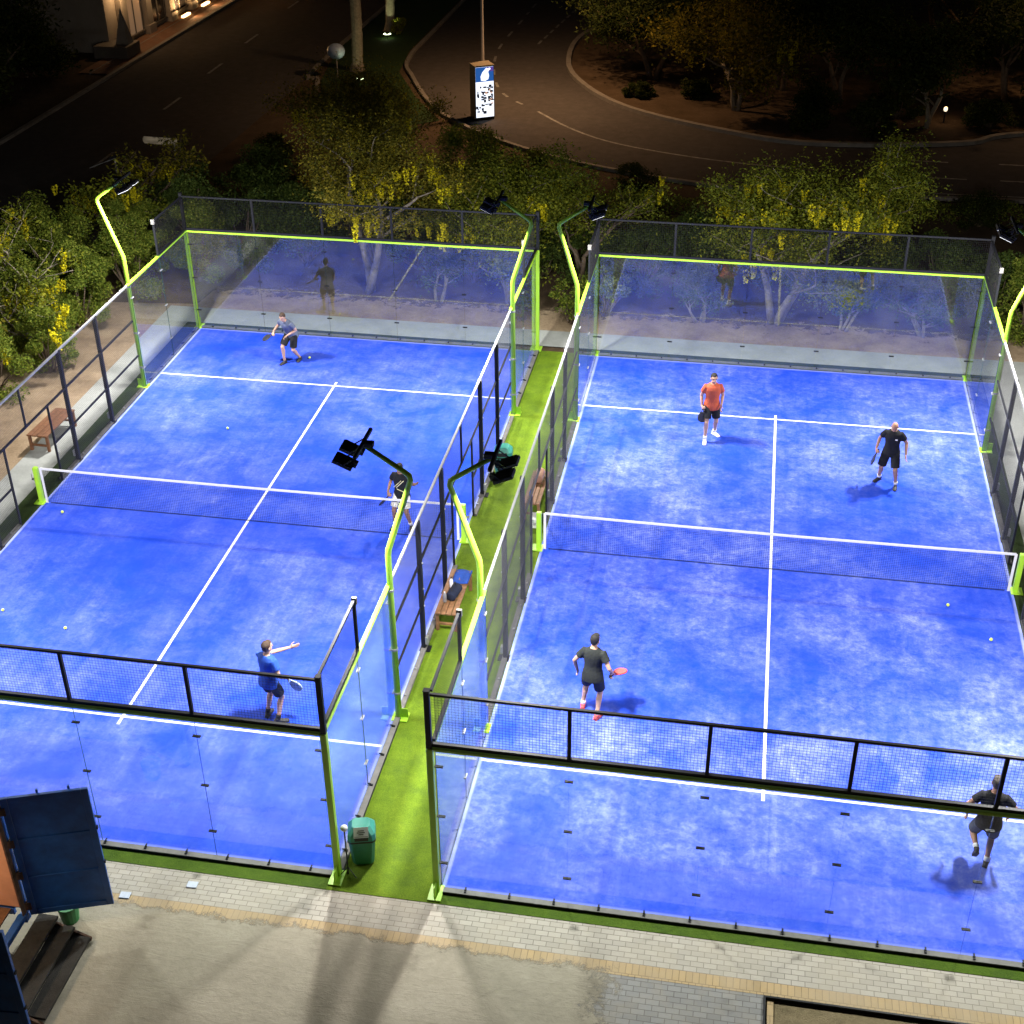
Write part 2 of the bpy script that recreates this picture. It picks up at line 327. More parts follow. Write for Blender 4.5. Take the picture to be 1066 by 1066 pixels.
# ------------------------------------------------------------------ mesh helpers
class MB:
    def __init__(s): s.v = []; s.f = []; s.mi = []
    def add(s, verts, faces, mi=0):
        o = len(s.v); s.v += [tuple(x) for x in verts]
        for f in faces: s.f.append(tuple(i+o for i in f)); s.mi.append(mi)
        return s
    def box(s, c, d, rot=None, mi=0, faces=(0, 1, 2, 3, 4, 5)):
        hx, hy, hz = d[0]/2, d[1]/2, d[2]/2
        vs = [V((x, y, z)) for z in (-hz, hz) for y in (-hy, hy) for x in (-hx, hx)]
        if rot is not None: vs = [rot @ v for v in vs]
        vs = [v+V(c) for v in vs]
        F = [(0, 2, 3, 1), (4, 5, 7, 6), (0, 1, 5, 4), (1, 3, 7, 5), (3, 2, 6, 7), (2, 0, 4, 6)]
        return s.add(vs, [F[i] for i in faces], mi)
    def tube(s, pts, rad, n=8, cap=True, mi=0, ell=None, hint=None):
        """rings along a path; ell=(a,b) per-ring half axes along hint axes"""
        pts = [V(p) for p in pts]
        if isinstance(rad, (int, float)): rad = [rad]*len(pts)
        base = len(s.v); u = None
        for i, p in enumerate(pts):
            if i == 0: t = pts[1]-p
            elif i == len(pts)-1: t = p-pts[i-1]
            else: t = (pts[i+1]-p).normalized()+(p-pts[i-1]).normalized()
            t = t.normalized() if t.length > 1e-9 else V((0, 0, 1))
            if u is None:
                h = V(hint) if hint is not None else (V((1, 0, 0)) if abs(t.x) < .9 else V((0, 1, 0)))
                u = h
            u = (u-t*u.dot(t))
            if u.length < 1e-6: u = V((0, 1, 0))-t*t.y
            u.normalize(); w = t.cross(u)
            a, b = (rad[i], rad[i]) if ell is None else ell[i]
            for k in range(n):
                th = 2*math.pi*k/n
                s.v.append(tuple(p+u*(a*math.cos(th))+w*(b*math.sin(th))))
        for i in range(len(pts)-1):
            for k in range(n):
                a0 = base+i*n+k; a1 = base+i*n+(k+1) % n
                s.f.append((a0, a1, a1+n, a0+n)); s.mi.append(mi)
        if cap:
            s.f.append(tuple(base+k for k in reversed(range(n)))); s.mi.append(mi)
            e = base+(len(pts)-1)*n
            s.f.append(tuple(e+k for k in range(n))); s.mi.append(mi)
        return s
    def prism(s, poly, z0, z1, mi=0, bottom=True):
        n = len(poly)
        a = sum(poly[i][0]*poly[(i+1) % n][1]-poly[(i+1) % n][0]*poly[i][1] for i in range(n))
        if a < 0: poly = poly[::-1]
        vs = [(x, y, z0) for x, y in poly]+[(x, y, z1) for x, y in poly]
        F = [tuple(range(n, 2*n))]
        if bottom: F.append(tuple(reversed(range(n))))
        F += [(i, (i+1) % n, (i+1) % n+n, i+n) for i in range(n)]
        return s.add(vs, F, mi)
    def ellipsoid(s, c, r, nu=14, nv=9, rot=None, mi=0, fn=None):
        vs = [V((0, 0, -1))]
        for j in range(1, nv):
            ph = -math.pi/2+math.pi*j/nv
            for i in range(nu):
                th = 2*math.pi*i/nu
                vs.append(V((math.cos(ph)*math.cos(th), math.cos(ph)*math.sin(th), math.sin(ph))))
        vs.append(V((0, 0, 1)))
        if fn: vs = [V(fn(v)) for v in vs]
        vs = [V((v.x*r[0], v.y*r[1], v.z*r[2])) for v in vs]
        if rot is not None: vs = [rot @ v for v in vs]
        vs = [v+V(c) for v in vs]
        F = [(0, 1+(i+1) % nu, 1+i) for i in range(nu)]
        for j in range(nv-2):
            for i in range(nu):
                a = 1+j*nu+i; b_ = 1+j*nu+(i+1) % nu
                F.append((a, b_, b_+nu, a+nu))
        l = len(vs)-1; o = 1+(nv-2)*nu
        F += [(l, o+i, o+(i+1) % nu) for i in range(nu)]
        return s.add(vs, F, mi)
    def mesh(s, name, mats):
        me = bpy.data.meshes.new(name)
        me.from_pydata(s.v, [], s.f)
        for m in (mats if isinstance(mats, (list, tuple)) else [mats]): me.materials.append(m)
        if any(s.mi): me.polygons.foreach_set('material_index', s.mi)
        me.update()
        return me
    def build(s, name, mats, parent=None, smooth=False, bevel=0.0):
        me = s.mesh(name, mats)
        if bevel > 0:
            bm = bmesh.new(); bm.from_mesh(me)
            bmesh.ops.bevel(bm, geom=[e for e in bm.edges], offset=bevel, segments=1, affect='EDGES', clamp_overlap=True)
            bm.to_mesh(me); bm.free()
        if smooth:
            me.polygons.foreach_set('use_smooth', [True]*len(me.polygons))
        o = bpy.data.objects.new(name, me); COL.objects.link(o)
        if parent is not None: o.parent = parent
        return o

def tag(o, label, cat, group=None):
    o['label'] = label; o['category'] = cat
    if group: o['group'] = group
    return o

def thing(name, label, cat, loc=(0, 0, 0), rz=0.0, group=None):
    o = bpy.data.objects.new(name, None); COL.objects.link(o)
    o.empty_display_size = .3
    o.location = loc; o.rotation_euler = (0, 0, rz)
    return tag(o, label, cat, group)

def dup(root, loc=None, rz=None, label=None):
    def rec(o, par):
        c = o.copy(); COL.objects.link(c)
        if par is not None: c.parent = par
        for ch in list(o.children): rec(ch, c)
        return c
    r = rec(root, None)
    if loc is not None: r.location = loc
    if rz is not None: r.rotation_euler = (0, 0, rz)
    if label: r['label'] = label
    return r

def struct(name, mb, mat, loc=(0, 0, 0)):
    o = mb.build(name, mat); o['kind'] = 'structure'; o.location = loc
    return o

def sheet(name, poly, z, mat):
    mb = MB(); n = len(poly)
    a = sum(poly[i][0]*poly[(i+1) % n][1]-poly[(i+1) % n][0]*poly[i][1] for i in range(n))
    if a < 0: poly = poly[::-1]
    mb.add([(x, y, z) for x, y in poly], [tuple(range(n))])
    return struct(name, mb, mat)

def smooth_line(pts, k=6):
    """Catmull-Rom through 2-D points"""
    P = [V((p[0], p[1])) for p in pts]; out = []
    for i in range(len(P)-1):
        p0 = P[max(i-1, 0)]; p1 = P[i]; p2 = P[i+1]; p3 = P[min(i+2, len(P)-1)]
        for j in range(k):
            t = j/k
            q = .5*((2*p1)+(p2-p0)*t+(2*p0-5*p1+4*p2-p3)*t*t+(3*p1-p0-3*p2+p3)*t**3)
            out.append((q.x, q.y))
    out.append(tuple(P[-1])); return out

def strip(mb, line, w, z0, z1=None):
    """ribbon (flat) or kerb (box section) along a 2-D polyline"""
    n = len(line); L = []; Rr = []
    for i in range(n):
        a = V(line[max(i-1, 0)]); b = V(line[min(i+1, n-1)])
        t = (b-a).normalized(); nn = V((-t.y, t.x))
        p = V(line[i]); L.append(p+nn*w/2); Rr.append(p-nn*w/2)
    if z1 is None:
        vs = [(p.x, p.y, z0) for p in L]+[(p.x, p.y, z0) for p in Rr]
        return mb.add(vs, [(n+i, n+i+1, i+1, i) for i in range(n-1)])
    vs = [(p.x, p.y, z) for z in (z0, z1) for side in (L, Rr) for p in side]
    F = []
    for i in range(n-1):
        F += [(2*n+i, 3*n+i, 3*n+i+1, 2*n+i+1), (i, 2*n+i, 2*n+i+1, i+1), (n+i+1, 3*n+i+1, 3*n+i, n+i)]
    F += [(0, n, 3*n, 2*n), (n-1, 3*n-1, 4*n-1, 2*n-1)]
    return mb.add(vs, F)

# ------------------------------------------------------------------ setting: ground, paving, roads
OX_L, OY_L = -11.82, .046
sheet('ground', [(-400, -300), (400, -300), (400, 500), (-400, 500)], -.06, M['ground'])
sheet('dirt_ground', [(-21.5, -8), (-17.9, -8), (-17.9, 11.4), (7.0, 11.4), (7.0, -8), (12, -8), (12, 14.6), (-17.3, 14.6), (-17.6, 11.8), (-21.5, 11.4)], -.022, M['dirt'])
thin_out(M['dirt'], 13.7, 1.5, amp=1.0, scale=1.6)
sheet('concrete_path', [(-18.35, -9.8), (-17.37, -9.8), (-17.37, 10.45), (-6, 10.45), (5.48, 10.45), (5.48, -9.8), (7.3, -9.8), (7.3, 11.5), (-18.35, 11.55)], -.012, M['concrete'])
sheet('artificial_turf', [(-6.85, -10.36), (-4.97, -10.35), (-4.97, 10.12), (-6.85, 10.12)], -.006, M['turf'])
sheet('front_turf_strip', [(-17.46, -10.36), (-6.85, -10.36), (-6.85, -9.9), (-17.46, -9.9)], -.006, M['turf_mid'])
sheet('front_turf_strip', [(-4.97, -10.35), (6.2, -10.34), (6.2, -9.9), (-4.97, -9.9)], -.006, M['turf_mid'])
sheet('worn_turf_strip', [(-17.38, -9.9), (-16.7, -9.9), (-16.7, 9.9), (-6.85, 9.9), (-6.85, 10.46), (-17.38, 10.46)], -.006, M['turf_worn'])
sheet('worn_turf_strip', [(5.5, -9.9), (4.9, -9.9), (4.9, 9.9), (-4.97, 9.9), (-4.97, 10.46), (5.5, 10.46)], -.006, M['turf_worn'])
sheet('pavement', [(-40, -10.98), (40, -11.02), (40, -10.345), (-40, -10.355)], -.014, M['pavers'])
sheet('yellow_paving_band', [(-40, -11.24), (40, -11.24), (40, -11.02), (-40, -10.98)], -.014, M['pavers_yellow'])
sheet('grey_paving', [(-2.95, -11.24), (.10, -11.24), (.10, -16), (-2.95, -16)], -.017, M['pavers_dark'])
# trodden sand drifting over the paving, with an uneven edge
sheet('sand_yard', [(-1.3, -16), (-1.3, -10.95), (-40, -10.95), (-40, -16)], -.0125, M['sand_yard'])
thin_out(M['sand_yard'], -11.02, .34, -1.85, .9, amp=.75, scale=3.0)
sheet('yard', [(.10, -11.24), (40, -11.24), (40, -30), (.10, -30)], -.04, M['pit_sand'])
mb = MB(); mb.box((20.1, -11.285, -.008), (40, .03, .06)); mb.box((.115, -13.6, -.008), (.03, 4.6, .06))
struct('pit_edging', mb, M['black_steel'])
mb = MB(); mb.box((.20, -13.6, -.025), (.09, 4.5, .03)); struct('pit_kerb', mb, M['pavers_yellow'])
M['yard_ground'] = soil_material('yard_ground', (.20, .175, .13), (.285, .25, .19), (.36, .32, .25), .6, .45)
sheet('yard_ground', [(-40, -11.24), (-2.95, -11.24), (-2.95, -16), (.1, -16), (.1, -40), (-40, -40)], -.02, M['yard_ground'])

for nm, x, y in (('a', -9.0, -10.63), ('b', -9.98, -11.02)):
    o = MB().box((0, 0, .004), (.17, .13, .02)).build('cover_plate', M['plate'], bevel=.004)
    o.location = (x, y, -.008); o.rotation_euler = (0, 0, .05)
    tag(o, 'pale blue cover plate, ' + ('set close to the grass strip' if nm == 'a' else 'on the yellow paver line by the blue door'), 'cover plate', 'cover plates in the paving')

# roads
road2 = smooth_line([(-18.6, 95), (-18.55, 52), (-18.45, 42.6), (-17.4, 39), (-15.4, 34.4), (-13.6, 31.8), (-11, 29.3), (-8, 27.3), (-4, 25.7), (0, 25.1), (10, 25.3), (45, 27)])
isl = smooth_line([(45, 40), (20, 36.5), (9.66, 33.7), (7, 32), (1.28, 31.1), (-2.23, 32.2), (-6.5, 34.9), (-9.1, 38.5), (-10.5, 42.8), (-10.45, 49), (-7.5, 56), (0, 63), (12, 70), (30, 95)])
road2[-1] = (45, 27); isl[0] = (45, 40)
sheet('road', [(-31.8, -20), (-22.4, -20), (-22.4, 95), (-31.8, 95)], -.05, M['asphalt'])
sheet('roundabout_road', road2+isl, -.046, M['asphalt'])
sheet('lawn', [(-22.3, 95), (-22.5, 44), (-21.6, 38), (-20.2, 33.5), (-18.2, 29.5), (-16.6, 30.5), (-14.6, 32.3), (-16.4, 35.6), (-18.3, 40), (-18.8, 44), (-18.85, 95)], -.03, M['turf_dark'])
mb = MB(); strip(mb, road2, .18, -.06, .07); strip(mb, isl, .24, -.06, .11)
strip(mb, smooth_line([(-22.4, 95), (-22.6, 44), (-21.7, 37.9), (-20.3, 33.4), (-18.2, 29.3)]), .18, -.06, .06)
strip(mb, [(-31.8, -20), (-31.8, 30), (-31.8, 95)], .2, -.06, .08)
struct('kerbs', mb, M['kerb'])
mb = MB()
cl = smooth_line([(-13.7, 90), (-14.2, 60), (-14.35, 51.9), (-14.34, 44.2), (-12.97, 37.63), (-10.64, 34.29), (-8.59, 31.68), (-6.39, 29.98), (-2.83, 28.6), (1, 27.9), (5, 27.65), (12, 27.8)], 14)
mb2 = []
strip(mb, cl[70:128], .12, -.040)
for i in range(8, 66, 5): strip(mb, cl[i:i+3], .13, -.040)
for x in (4.2, 8.2, 12.2):
    strip(mb, [(x, 29.65), (x+2.1, 29.6)], .12, -.040); strip(mb, [(x-.2, 27.6), (x+2.6, 27.58)], .12, -.036)
strip(mb, [(3.6, 25.75), (14, 25.9)], .10, -.040)
for y in (24, 32.2, 38.4, 44.6, 53, 61):
    strip(mb, [(-26.95-.05*(y-30), y), (-26.95-.05*(y-30)-.02, y+2.0)], .14, -.044)
for k in range(9):
    strip(mb, [(-12.6+.12*k, 46.5+1.25*k), (-12.55+.12*k, 47.3+1.25*k)], .13, -.040)
struct('road_markings', mb, M['road_line'])
sheet('brick_pavement', [(-31.9, 37.5), (-31.9, 95), (-33.6, 95), (-33.6, 37.5)], -.0, M['brick_path'])
mb = MB(); strip(mb, [(-31.98, 37.5), (-31.98, 95)], .12, -.06, .012); strip(mb, [(-33.0, 37.5), (-33.0, 95)], .07, -.06, .008)
struct('pavement_edging', mb, M['kerb'])

# ------------------------------------------------------------------ courts
for side, ox, oy in (('right', 0, 0), ('left', OX_L, OY_L)):
    mb = MB().add([(-5.022, -10.022, 0), (5.022, -10.022, 0), (5.022, 10.022, 0), (-5.022, 10.022, 0)], [(0, 1, 2, 3)])
    struct('court_surface', mb, M['court_r' if side == 'right' else 'court_l'], (ox, oy, 0))
    mb = MB()
    def q(x0, y0, x1, y1): mb.add([(x0, y0, .004), (x1, y0, .004), (x1, y1, .004), (x0, y1, .004)], [(0, 1, 2, 3)])
    q(-4.98, 6.925, 4.98, 6.975+.012); q(-4.98, -6.985, 4.98, -6.925)
    q(-.03, -6.924, .03, 6.924); q(-.03, 6.988, .03, 7.18); q(-.03, -7.18, .03, -6.986)
    struct('court_lines', mb, M['line'], (ox, oy, 0))

def wire_panel(mb, x0, x1, z0, z1, y=0.0, step=.05, w=.0028):
    nx = max(1, round((x1-x0)/step)); nz = max(1, round((z1-z0)/step))
    for i in range(nx+1):
        x = x0+(x1-x0)*i/nx
        mb.box((x, y-w/2-.0002, (z0+z1)/2), (w, w, z1-z0), faces=(2, 3, 4, 5))
    for k in range(nz+1):
        z = z0+(z1-z0)*k/nz
        mb.box(((x0+x1)/2, y+w/2+.0002, z), (x1-x0, w, w), faces=(0, 1, 2, 4))
    return mb

def pane(root, x0, x1, z0, z1):
    g = .004
    mb = MB().box(((x0+x1)/2, 0, (z0+z1)/2), (x1-x0-2*g, .012, z1-z0), faces=(2, 4))
    mb.box(((x0+x1)/2, 0, (z0+z1)/2), (x1-x0-2*g, .012, z1-z0), faces=(0, 1, 3, 5), mi=1)
    return mb.build('glass_pane', [M['glass'], M['glass_edge']], root)

def clamp(root, x, z, mat='black_steel'):
    mb = MB()
    mb.box((x, .014, z), (.13, .014, .022)); mb.box((x, -.014, z), (.13, .014, .022))
    mb.tube([(x-.045, -.024, z), (x-.045, .024, z)], .008, 6); mb.tube([(x+.045, -.024, z), (x+.045, .024, z)], .008, 6)
    return mb.build('clamp', M[mat], root)

def frame_panel(root, x0, x1, z0, z1, posts):
    """black framed wire mesh above the glass"""
    fr = MB()
    fr.box(((x0+x1)/2, .02, z1-.02), (x1-x0, .045, .04)); fr.box(((x0+x1)/2, .02, z0+.03), (x1-x0, .055, .06))
    for p in posts: fr.box((p, .02, (z0+z1)/2+.01), (.055, .05, z1-z0-.10-.004))
    f = fr.build('fence_frame', M['black_steel'], root)
    wire_panel(MB(), x0+.02, x1-.02, z0+.062, z1-.042, -.012).build('wire_mesh', M['wire_top'], f)
    return f

def base_rail(root, x0, x1):
    b_ = MB().box(((x0+x1)/2, .058, .02), (x1-x0, .10, .05)).build('base_rail', M['channel'], root)
    n = int((x1-x0)/.7)
    for i in range(n):
        x = x0+(x1-x0)*(i+.5)/n
        MB().tube([(x, -.012, .075), (x, .05, .075)], .014, 6).box((x, .05, .056), (.035, .06, .022)).build('bolt', M['black_steel'], b_)
    MB().box(((x0+x1)/2, .114, .012), (x1-x0, .010, .03)).build('skirting', M['black_steel'], b_)
    return b_

BACK = {}
def make_back_wall(label):
    t = thing('glass_back_wall', label, 'glass wall', group='glass end walls of the courts')
    for k in range(5): pane(t, -5+2*k, -3+2*k, .02, 2.96)
    for x in (-3, -1, 1, 3):
        for z in (.58, 1.58, 2.60): clamp(t, x, z)
    for s in (-1, 1):
        for z in (.58, 1.58, 2.60): clamp(t, s*4.97, z)
    MB().box((0, .037, 2.980), (10.06, .085, .055)).build('top_rail', M['lime'], t, bevel=.006)
    base_rail(t, -4.98, 4.98)
    frame_panel(t, -5.06, 5.06, 3.02, 4.02, (-3, -1, 1, 3))
    for s in (-1, 1):
        p = MB().box((s*5.085, .045, 1.5), (.10, .10, 2.998)).build('corner_post', M['lime'], t, bevel=.008)
        fp = MB().box((s*5.085, .12, .01), (.22, .34, .02)).box((s*5.085, .17, .13), (.02, .15, .22))
        fp.build('foot_plate', M['lime'], p, bevel=.004)
        mp = MB().box((s*5.09, .045, 3.545), (.085, .085, 1.08)).box((s*5.09, .045, 4.09), (.10, .10, .015))
        mp.build('mesh_post', M['black_steel'], p, bevel=.006)
    return t

def make_side_glass(label, m):
    """origin at the court corner, m=+1: runs along +x"""
    t = thing('glass_side_wall', label, 'glass wall', group='glass side walls of the courts')
    a = lambda x0, x1: (min(m*x0, m*x1), max(m*x0, m*x1))
    for x0, x1 in ((.05, 2.0), (2.0, 3.98)):
        l, h = a(x0, x1); pane(t, l, h, .02, 2.96)
    for z in (.58, 1.58, 2.60): clamp(t, m*2.0, z, 'galv'); clamp(t, m*3.93, z, 'galv')
    l, h = a(.02, 4.05)
    MB().box(((l+h)/2, .035, 2.985), (h-l, .075, .05)).build('top_rail', M['lime'], t, bevel=.006)
    l, h = a(.05, 3.98); base_rail(t, l, h)
    l, h = a(.06, 2.03)
    f = frame_panel(t, l, h, 3.02, 4.02, (m*2.0,))
    MB().box((m*2.03, .02, 3.98), (.07, .09, .13)).build('post_cap', M['channel'], f, bevel=.006)
    return t

def make_side_fence(label):
    """wire mesh side between the glass returns, door gaps either side of the net; along x, outward +y"""
    t = thing('mesh_side_fence', label, 'fence', group='wire mesh side fences of the courts')
    for x in (-4, -2, 2, 4):
        p = MB().box((x, .05, 1.5), (.085, .085, 2.98)).box((x, .085, .006), (.2, .22, .012)).build('post', M['black_steel'], t)
        lb = MB().box((x, .12, .22), (.10, .05, .16))
        lb.build('bracket', M['galv'], p)
        for z in (1.05, 1.45, 2.05): MB().tube([(x, .09, z), (x, .115, z)], .018, 8).build('bolt', M['galv'], p)
    MB().box((0, .035, 2.98), (11.9, .045, .042)).build('top_rail', M['galv'], t)
    MB().box((0, .03, 2.0), (11.9, .04, .042)).build('middle_rail', M['black_steel'], t)
    for s in (-1, 1):
        x0, x1 = sorted((s*1.05, s*5.95))
        MB().box(((x0+x1)/2, .03, 1.0), (x1-x0, .036, .036)).build('low_rail', M['black_steel'], t)
        MB().box((s*1.05, .03, .99), (.042, .042, 1.97)).build('door_jamb', M['black_steel'], t)
        b_ = MB().box(((x0+x1)/2, .06, .02), (x1-x0, .10, .05)).build('base_rail', M['channel'], t)
        for k in range(6):
            x = x0+(x1-x0)*(k+.5)/6; MB().tube([(x, .05, .03), (x, .05, .075)], .022, 6).build('bolt', M['galv'], b_)
        wire_panel(MB(), x0, x1, .10, 1.976, 0).build('wire_mesh', M['wire'], t)
    MB().box((0, .03, 2.49), (.042, .042, .93)).build('short_post', M['black_steel'], t)
    wire_panel(MB(), -5.95, 5.95, 2.024, 2.955, 0).build('wire_mesh', M['wire'], t)
    return t

LIGHT_W = 590.0
def make_pole(label, dx):
    """leaning floodlight mast; outward +y, court towards -y"""
    t = thing('floodlight_mast', label, 'floodlight mast', group='floodlight masts around the courts')
    path = [(0, 0, 0), (0, 0, 3.62), (0, .015, 3.74), (0, .47, 5.16), (0, .455, 5.25), (0, .40, 5.30), (0, -.30, 5.78)]
    mast = MB().tube(path, [.062, .055, .055, .05, .05, .045, .04], 12).build('mast', M['lime'], t, smooth=True)
    pl = MB().box((0, .03, .012), (.26, .30, .024)).box((0, .11, .12), (.02, .14, .2)); pl.build('foot_plate', M['lime'], mast)
    for z in (.6, 1.6, 2.9): MB().tube([(0, 0, z-.02), (0, 0, z+.02)], .07, 12).build('band', M['galv'], mast)
    MB().box((0, -.30, 5.80), (1.0, .06, .06)).box((0, -.22, 5.79), (.12, .2, .09)).build('crossbar', M['black_steel'], t, bevel=.008)
    for k, x in enumerate((-.02*dx, .40*dx)):
        rot = Matrix.Rotation(R_(-24), 3, 'X')
        c = V((x, -.52, 5.66))
        h = MB().box(c, (.29, .34, .055), rot)
        for j in range(6):
            h.box(c+rot @ V((-.11+.044*j, 0, .042)), (.012, .29, .035), rot)
        h.box(c+rot @ V((0, .18, .05)), (.10, .08, .10), rot)
        hh = h.build('floodlight', M['fixture'], t)
        MB().box(c+rot @ V((0, 0, -.034)), (.25, .29, .006), rot).build('lens', E_flood, hh)
        MB().tube([(x-.16, -.50, 5.67), (x-.16, -.33, 5.79), (x+.16, -.33, 5.79), (x+.16, -.50, 5.67)], .012, 6).build('bracket', M['black_steel'], hh)
        ld = LAMPS[0]
        lo = bpy.data.objects.new('floodlight_beam', ld); COL.objects.link(lo); lo.parent = t
        lo.location = c+rot @ V((0, 0, -.10))
        lo.rotation_euler = (R_(-27), 0, 0)
    return t
sp = bpy.data.lights.new('floodlight_beam', 'AREA'); sp.energy = LIGHT_W; sp.color = (1.0, .975, .95)
sp.shape = 'RECTANGLE'; sp.size = .24; sp.size_y = .28
LAMPS = [sp]

def make_net(label):
    t = thing('court_net', label, 'net', group='nets across the courts')
    cord = MB()
    zt = lambda x: .885+.03*(x/4.9)**2
    n = 220
    for i in range(n+1):
        x = -4.9+9.8*i/n; z1 = zt(x)
        cord.box((x, 0, z1/2+.01), (.0030, .0030, z1-.02), faces=(2, 3, 4, 5))
    for k in range(20):
        z = .03+.043*k
        cord.box((0, .0036, z), (9.8, .0029, .0029), faces=(0, 1, 2, 4))
    cord.build('net_mesh', M['net'], t)
    tp = MB(); xs = [-4.93+9.86*i/24 for i in range(25)]
    for i in range(24):
        a, b_ = xs[i], xs[i+1]; za, zb = zt(a), zt(b_)
        for y in (-.008, .008):
            vs = [(a, y, za-.022), (b_, y, zb-.022), (b_, y, zb+.03), (a, y, za+.03)]
            tp.add(vs, [(0, 1, 2, 3) if y < 0 else (3, 2, 1, 0)])
        tp.add([(a, -.008, za+.03), (b_, -.008, zb+.03), (b_, .008, zb+.03), (a, .008, za+.03)], [(0, 1, 2, 3)])
    tp.build('top_tape', M['white_tape'], t)
    bt = MB().box((0, 0, .010), (9.7, .008, .012)); bt.build('bottom_tape', M['net'], t)
    for s in (-1, 1):
        MB().box((s*4.93, 0, .46), (.055, .02, .92)).build('side_tape', M['white_tape'], t)
        p = MB().box((s*5.06, 0, .47), (.11, .10, .94)).build('net_post', M['lime'], t, bevel=.01)
        MB().box((s*5.09, 0, .012), (.24, .26, .024)).build('foot_plate', M['lime'], p)
        MB().tube([(s*5.13, 0, .62), (s*5.19, 0, .62)], .03, 8).tube([(s*5.19, 0, .62), (s*5.19, 0, .74)], .008, 6).build('crank', M['galv'], p)
    return t

# courts assembled
PI = math.pi
wall = sg_a = sg_b = fence = net = None
pole_a = pole_b = None
for side, ox, oy in (('right', 0, 0), ('left', OX_L, OY_L)):
    for end, y, rz in (('far', 10.03, 0), ('near', -10.03, PI)):
        lab = ('%s glass end wall of the %s court, lime rail and mesh on top' % (end, side))
        if wall is None: wall = make_back_wall(lab); o = wall
        else: o = dup(wall, label=lab)
        o.location = (ox, oy+y, 0); o.rotation_euler = (0, 0, rz)
        for s, sn in ((1, 'right'), (-1, 'left')):
            aisle = (side == 'right') == (s < 0)
            lab = '%s glass side wall of the %s court %s' % (end, side, 'beside the green grass aisle' if aisle else 'on its outer side')
            rz2 = -PI/2 if s > 0 else PI/2
            yy = 10.03 if end == 'far' else -10.03
            m = 1 if (s > 0) == (end == 'far') else -1
            if m > 0:
                if sg_a is None: sg_a = make_side_glass(lab, 1); o = sg_a
                else: o = dup(sg_a, label=lab)
            else:
                if sg_b is None: sg_b = make_side_glass(lab, -1); o = sg_b
                else: o = dup(sg_b, label=lab)
            o.location = (ox+s*5.03, oy+yy, 0); o.rotation_euler = (0, 0, rz2)
            lab = 'lime leaning floodlight mast at the %s end of the %s court, %s side' % (end, side, 'aisle' if aisle else 'outer')
            # second lamp sits towards the camera end of the crossbar
            dxs = 1 if s > 0 else -1
            if dxs > 0:
                if pole_a is None: pole_a = make_pole(lab, 1); o = pole_a
                else: o = dup(pole_a, label=lab)
            else:
                if pole_b is None: pole_b = make_pole(lab, -1); o = pole_b
                else: o = dup(pole_b, label=lab)
            for ch in o.children:
                if ch.type == 'LIGHT': ch.rotation_euler = (R_(-30 if aisle else -6), 0, 0)      # outer masts are aimed flatter
            o.location = (ox+s*5.10, oy+(6.12 if end == 'far' else -6.12), 0); o.rotation_euler = (0, 0, rz2)
    for s in (1, -1):
        aisle = (side == 'right') == (s < 0)
        lab = 'black mesh side fence of the %s court %s' % (side, 'along the green grass aisle' if aisle else 'on its outer side')
        if fence is None: fence = make_side_fence(lab); o = fence
        else: o = dup(fence, label=lab)
        o.location = (ox+s*5.03, oy, 0); o.rotation_euler = (0, 0, -PI/2 if s > 0 else PI/2)
    lab = 'low net with white top tape across the middle of the %s court' % side
    if net is None: net = make_net(lab); o = net
    else: o = dup(net, label=lab)
    o.location = (ox, oy, 0)

for i, (x, y, lab) in enumerate([(-13.82, 4.17, 'yellow ball on the far half of the left court near its middle'),
        (-16.19, -.34, 'yellow ball beside the left net post of the left court'),
        (-13.0, 8.55, 'yellow ball just right of the player in slate shirt'),
        (-15.67, -4.17, 'yellow ball on the left court at the left picture edge'),
        (-14.1, -4.54, 'yellow ball on the left court left of the centre line near the front'),
        (3.63, -.78, 'yellow ball on the right court just in front of the net'),
        (4.37, -1.85, 'yellow ball nearest the right picture edge on the right court')]):
    b_ = MB().ellipsoid((0, 0, 0), (.034,)*3, 12, 8).build('ball', M['ball'], smooth=True)
    b_.location = (x, y, .036); tag(b_, lab, 'ball', 'balls lying on the courts')
# ------------------------------------------------------------------ people
def remeshed(mb, name, mats, parent, voxel, smooth_it=4):
    me = mb.mesh(name, mats)
    bm = bmesh.new(); bm.from_mesh(me); bmesh.ops.recalc_face_normals(bm, faces=bm.faces[:]); bm.to_mesh(me); bm.free()
    o = bpy.data.objects.new(name, me); COL.objects.link(o)
    md = o.modifiers.new('r', 'REMESH'); md.mode = 'VOXEL'; md.voxel_size = voxel; md.use_smooth_shade = True
    sm = o.modifiers.new('s', 'SMOOTH'); sm.iterations = smooth_it; sm.factor = .5
    dg = bpy.context.evaluated_depsgraph_get(); dg.update()
    m2 = bpy.data.meshes.new_from_object(o.evaluated_get(dg), depsgraph=dg)
    o.modifiers.clear(); o.data = m2; bpy.data.meshes.remove(me)
    m2.name = name; m2.materials.clear()
    for m in (mats if isinstance(mats, (list, tuple)) else [mats]): m2.materials.append(m)
    o.parent = parent
    return o

def ik(A, T, l1, l2, pole):
    A, T, pole = V(A), V(T), V(pole); d = T-A; L = d.length
    if L > (l1+l2)*.998: T = A+d.normalized()*(l1+l2)*.998; d = T-A; L = d.length
    u = d.normalized(); a = (l1*l1-l2*l2+L*L)/(2*L); h = math.sqrt(max(l1*l1-a*a, 0))
    p = pole-u*pole.dot(u)
    p = p.normalized() if p.length > 1e-6 else V((0, 1, 0))
    return A+u*a+p*h, T

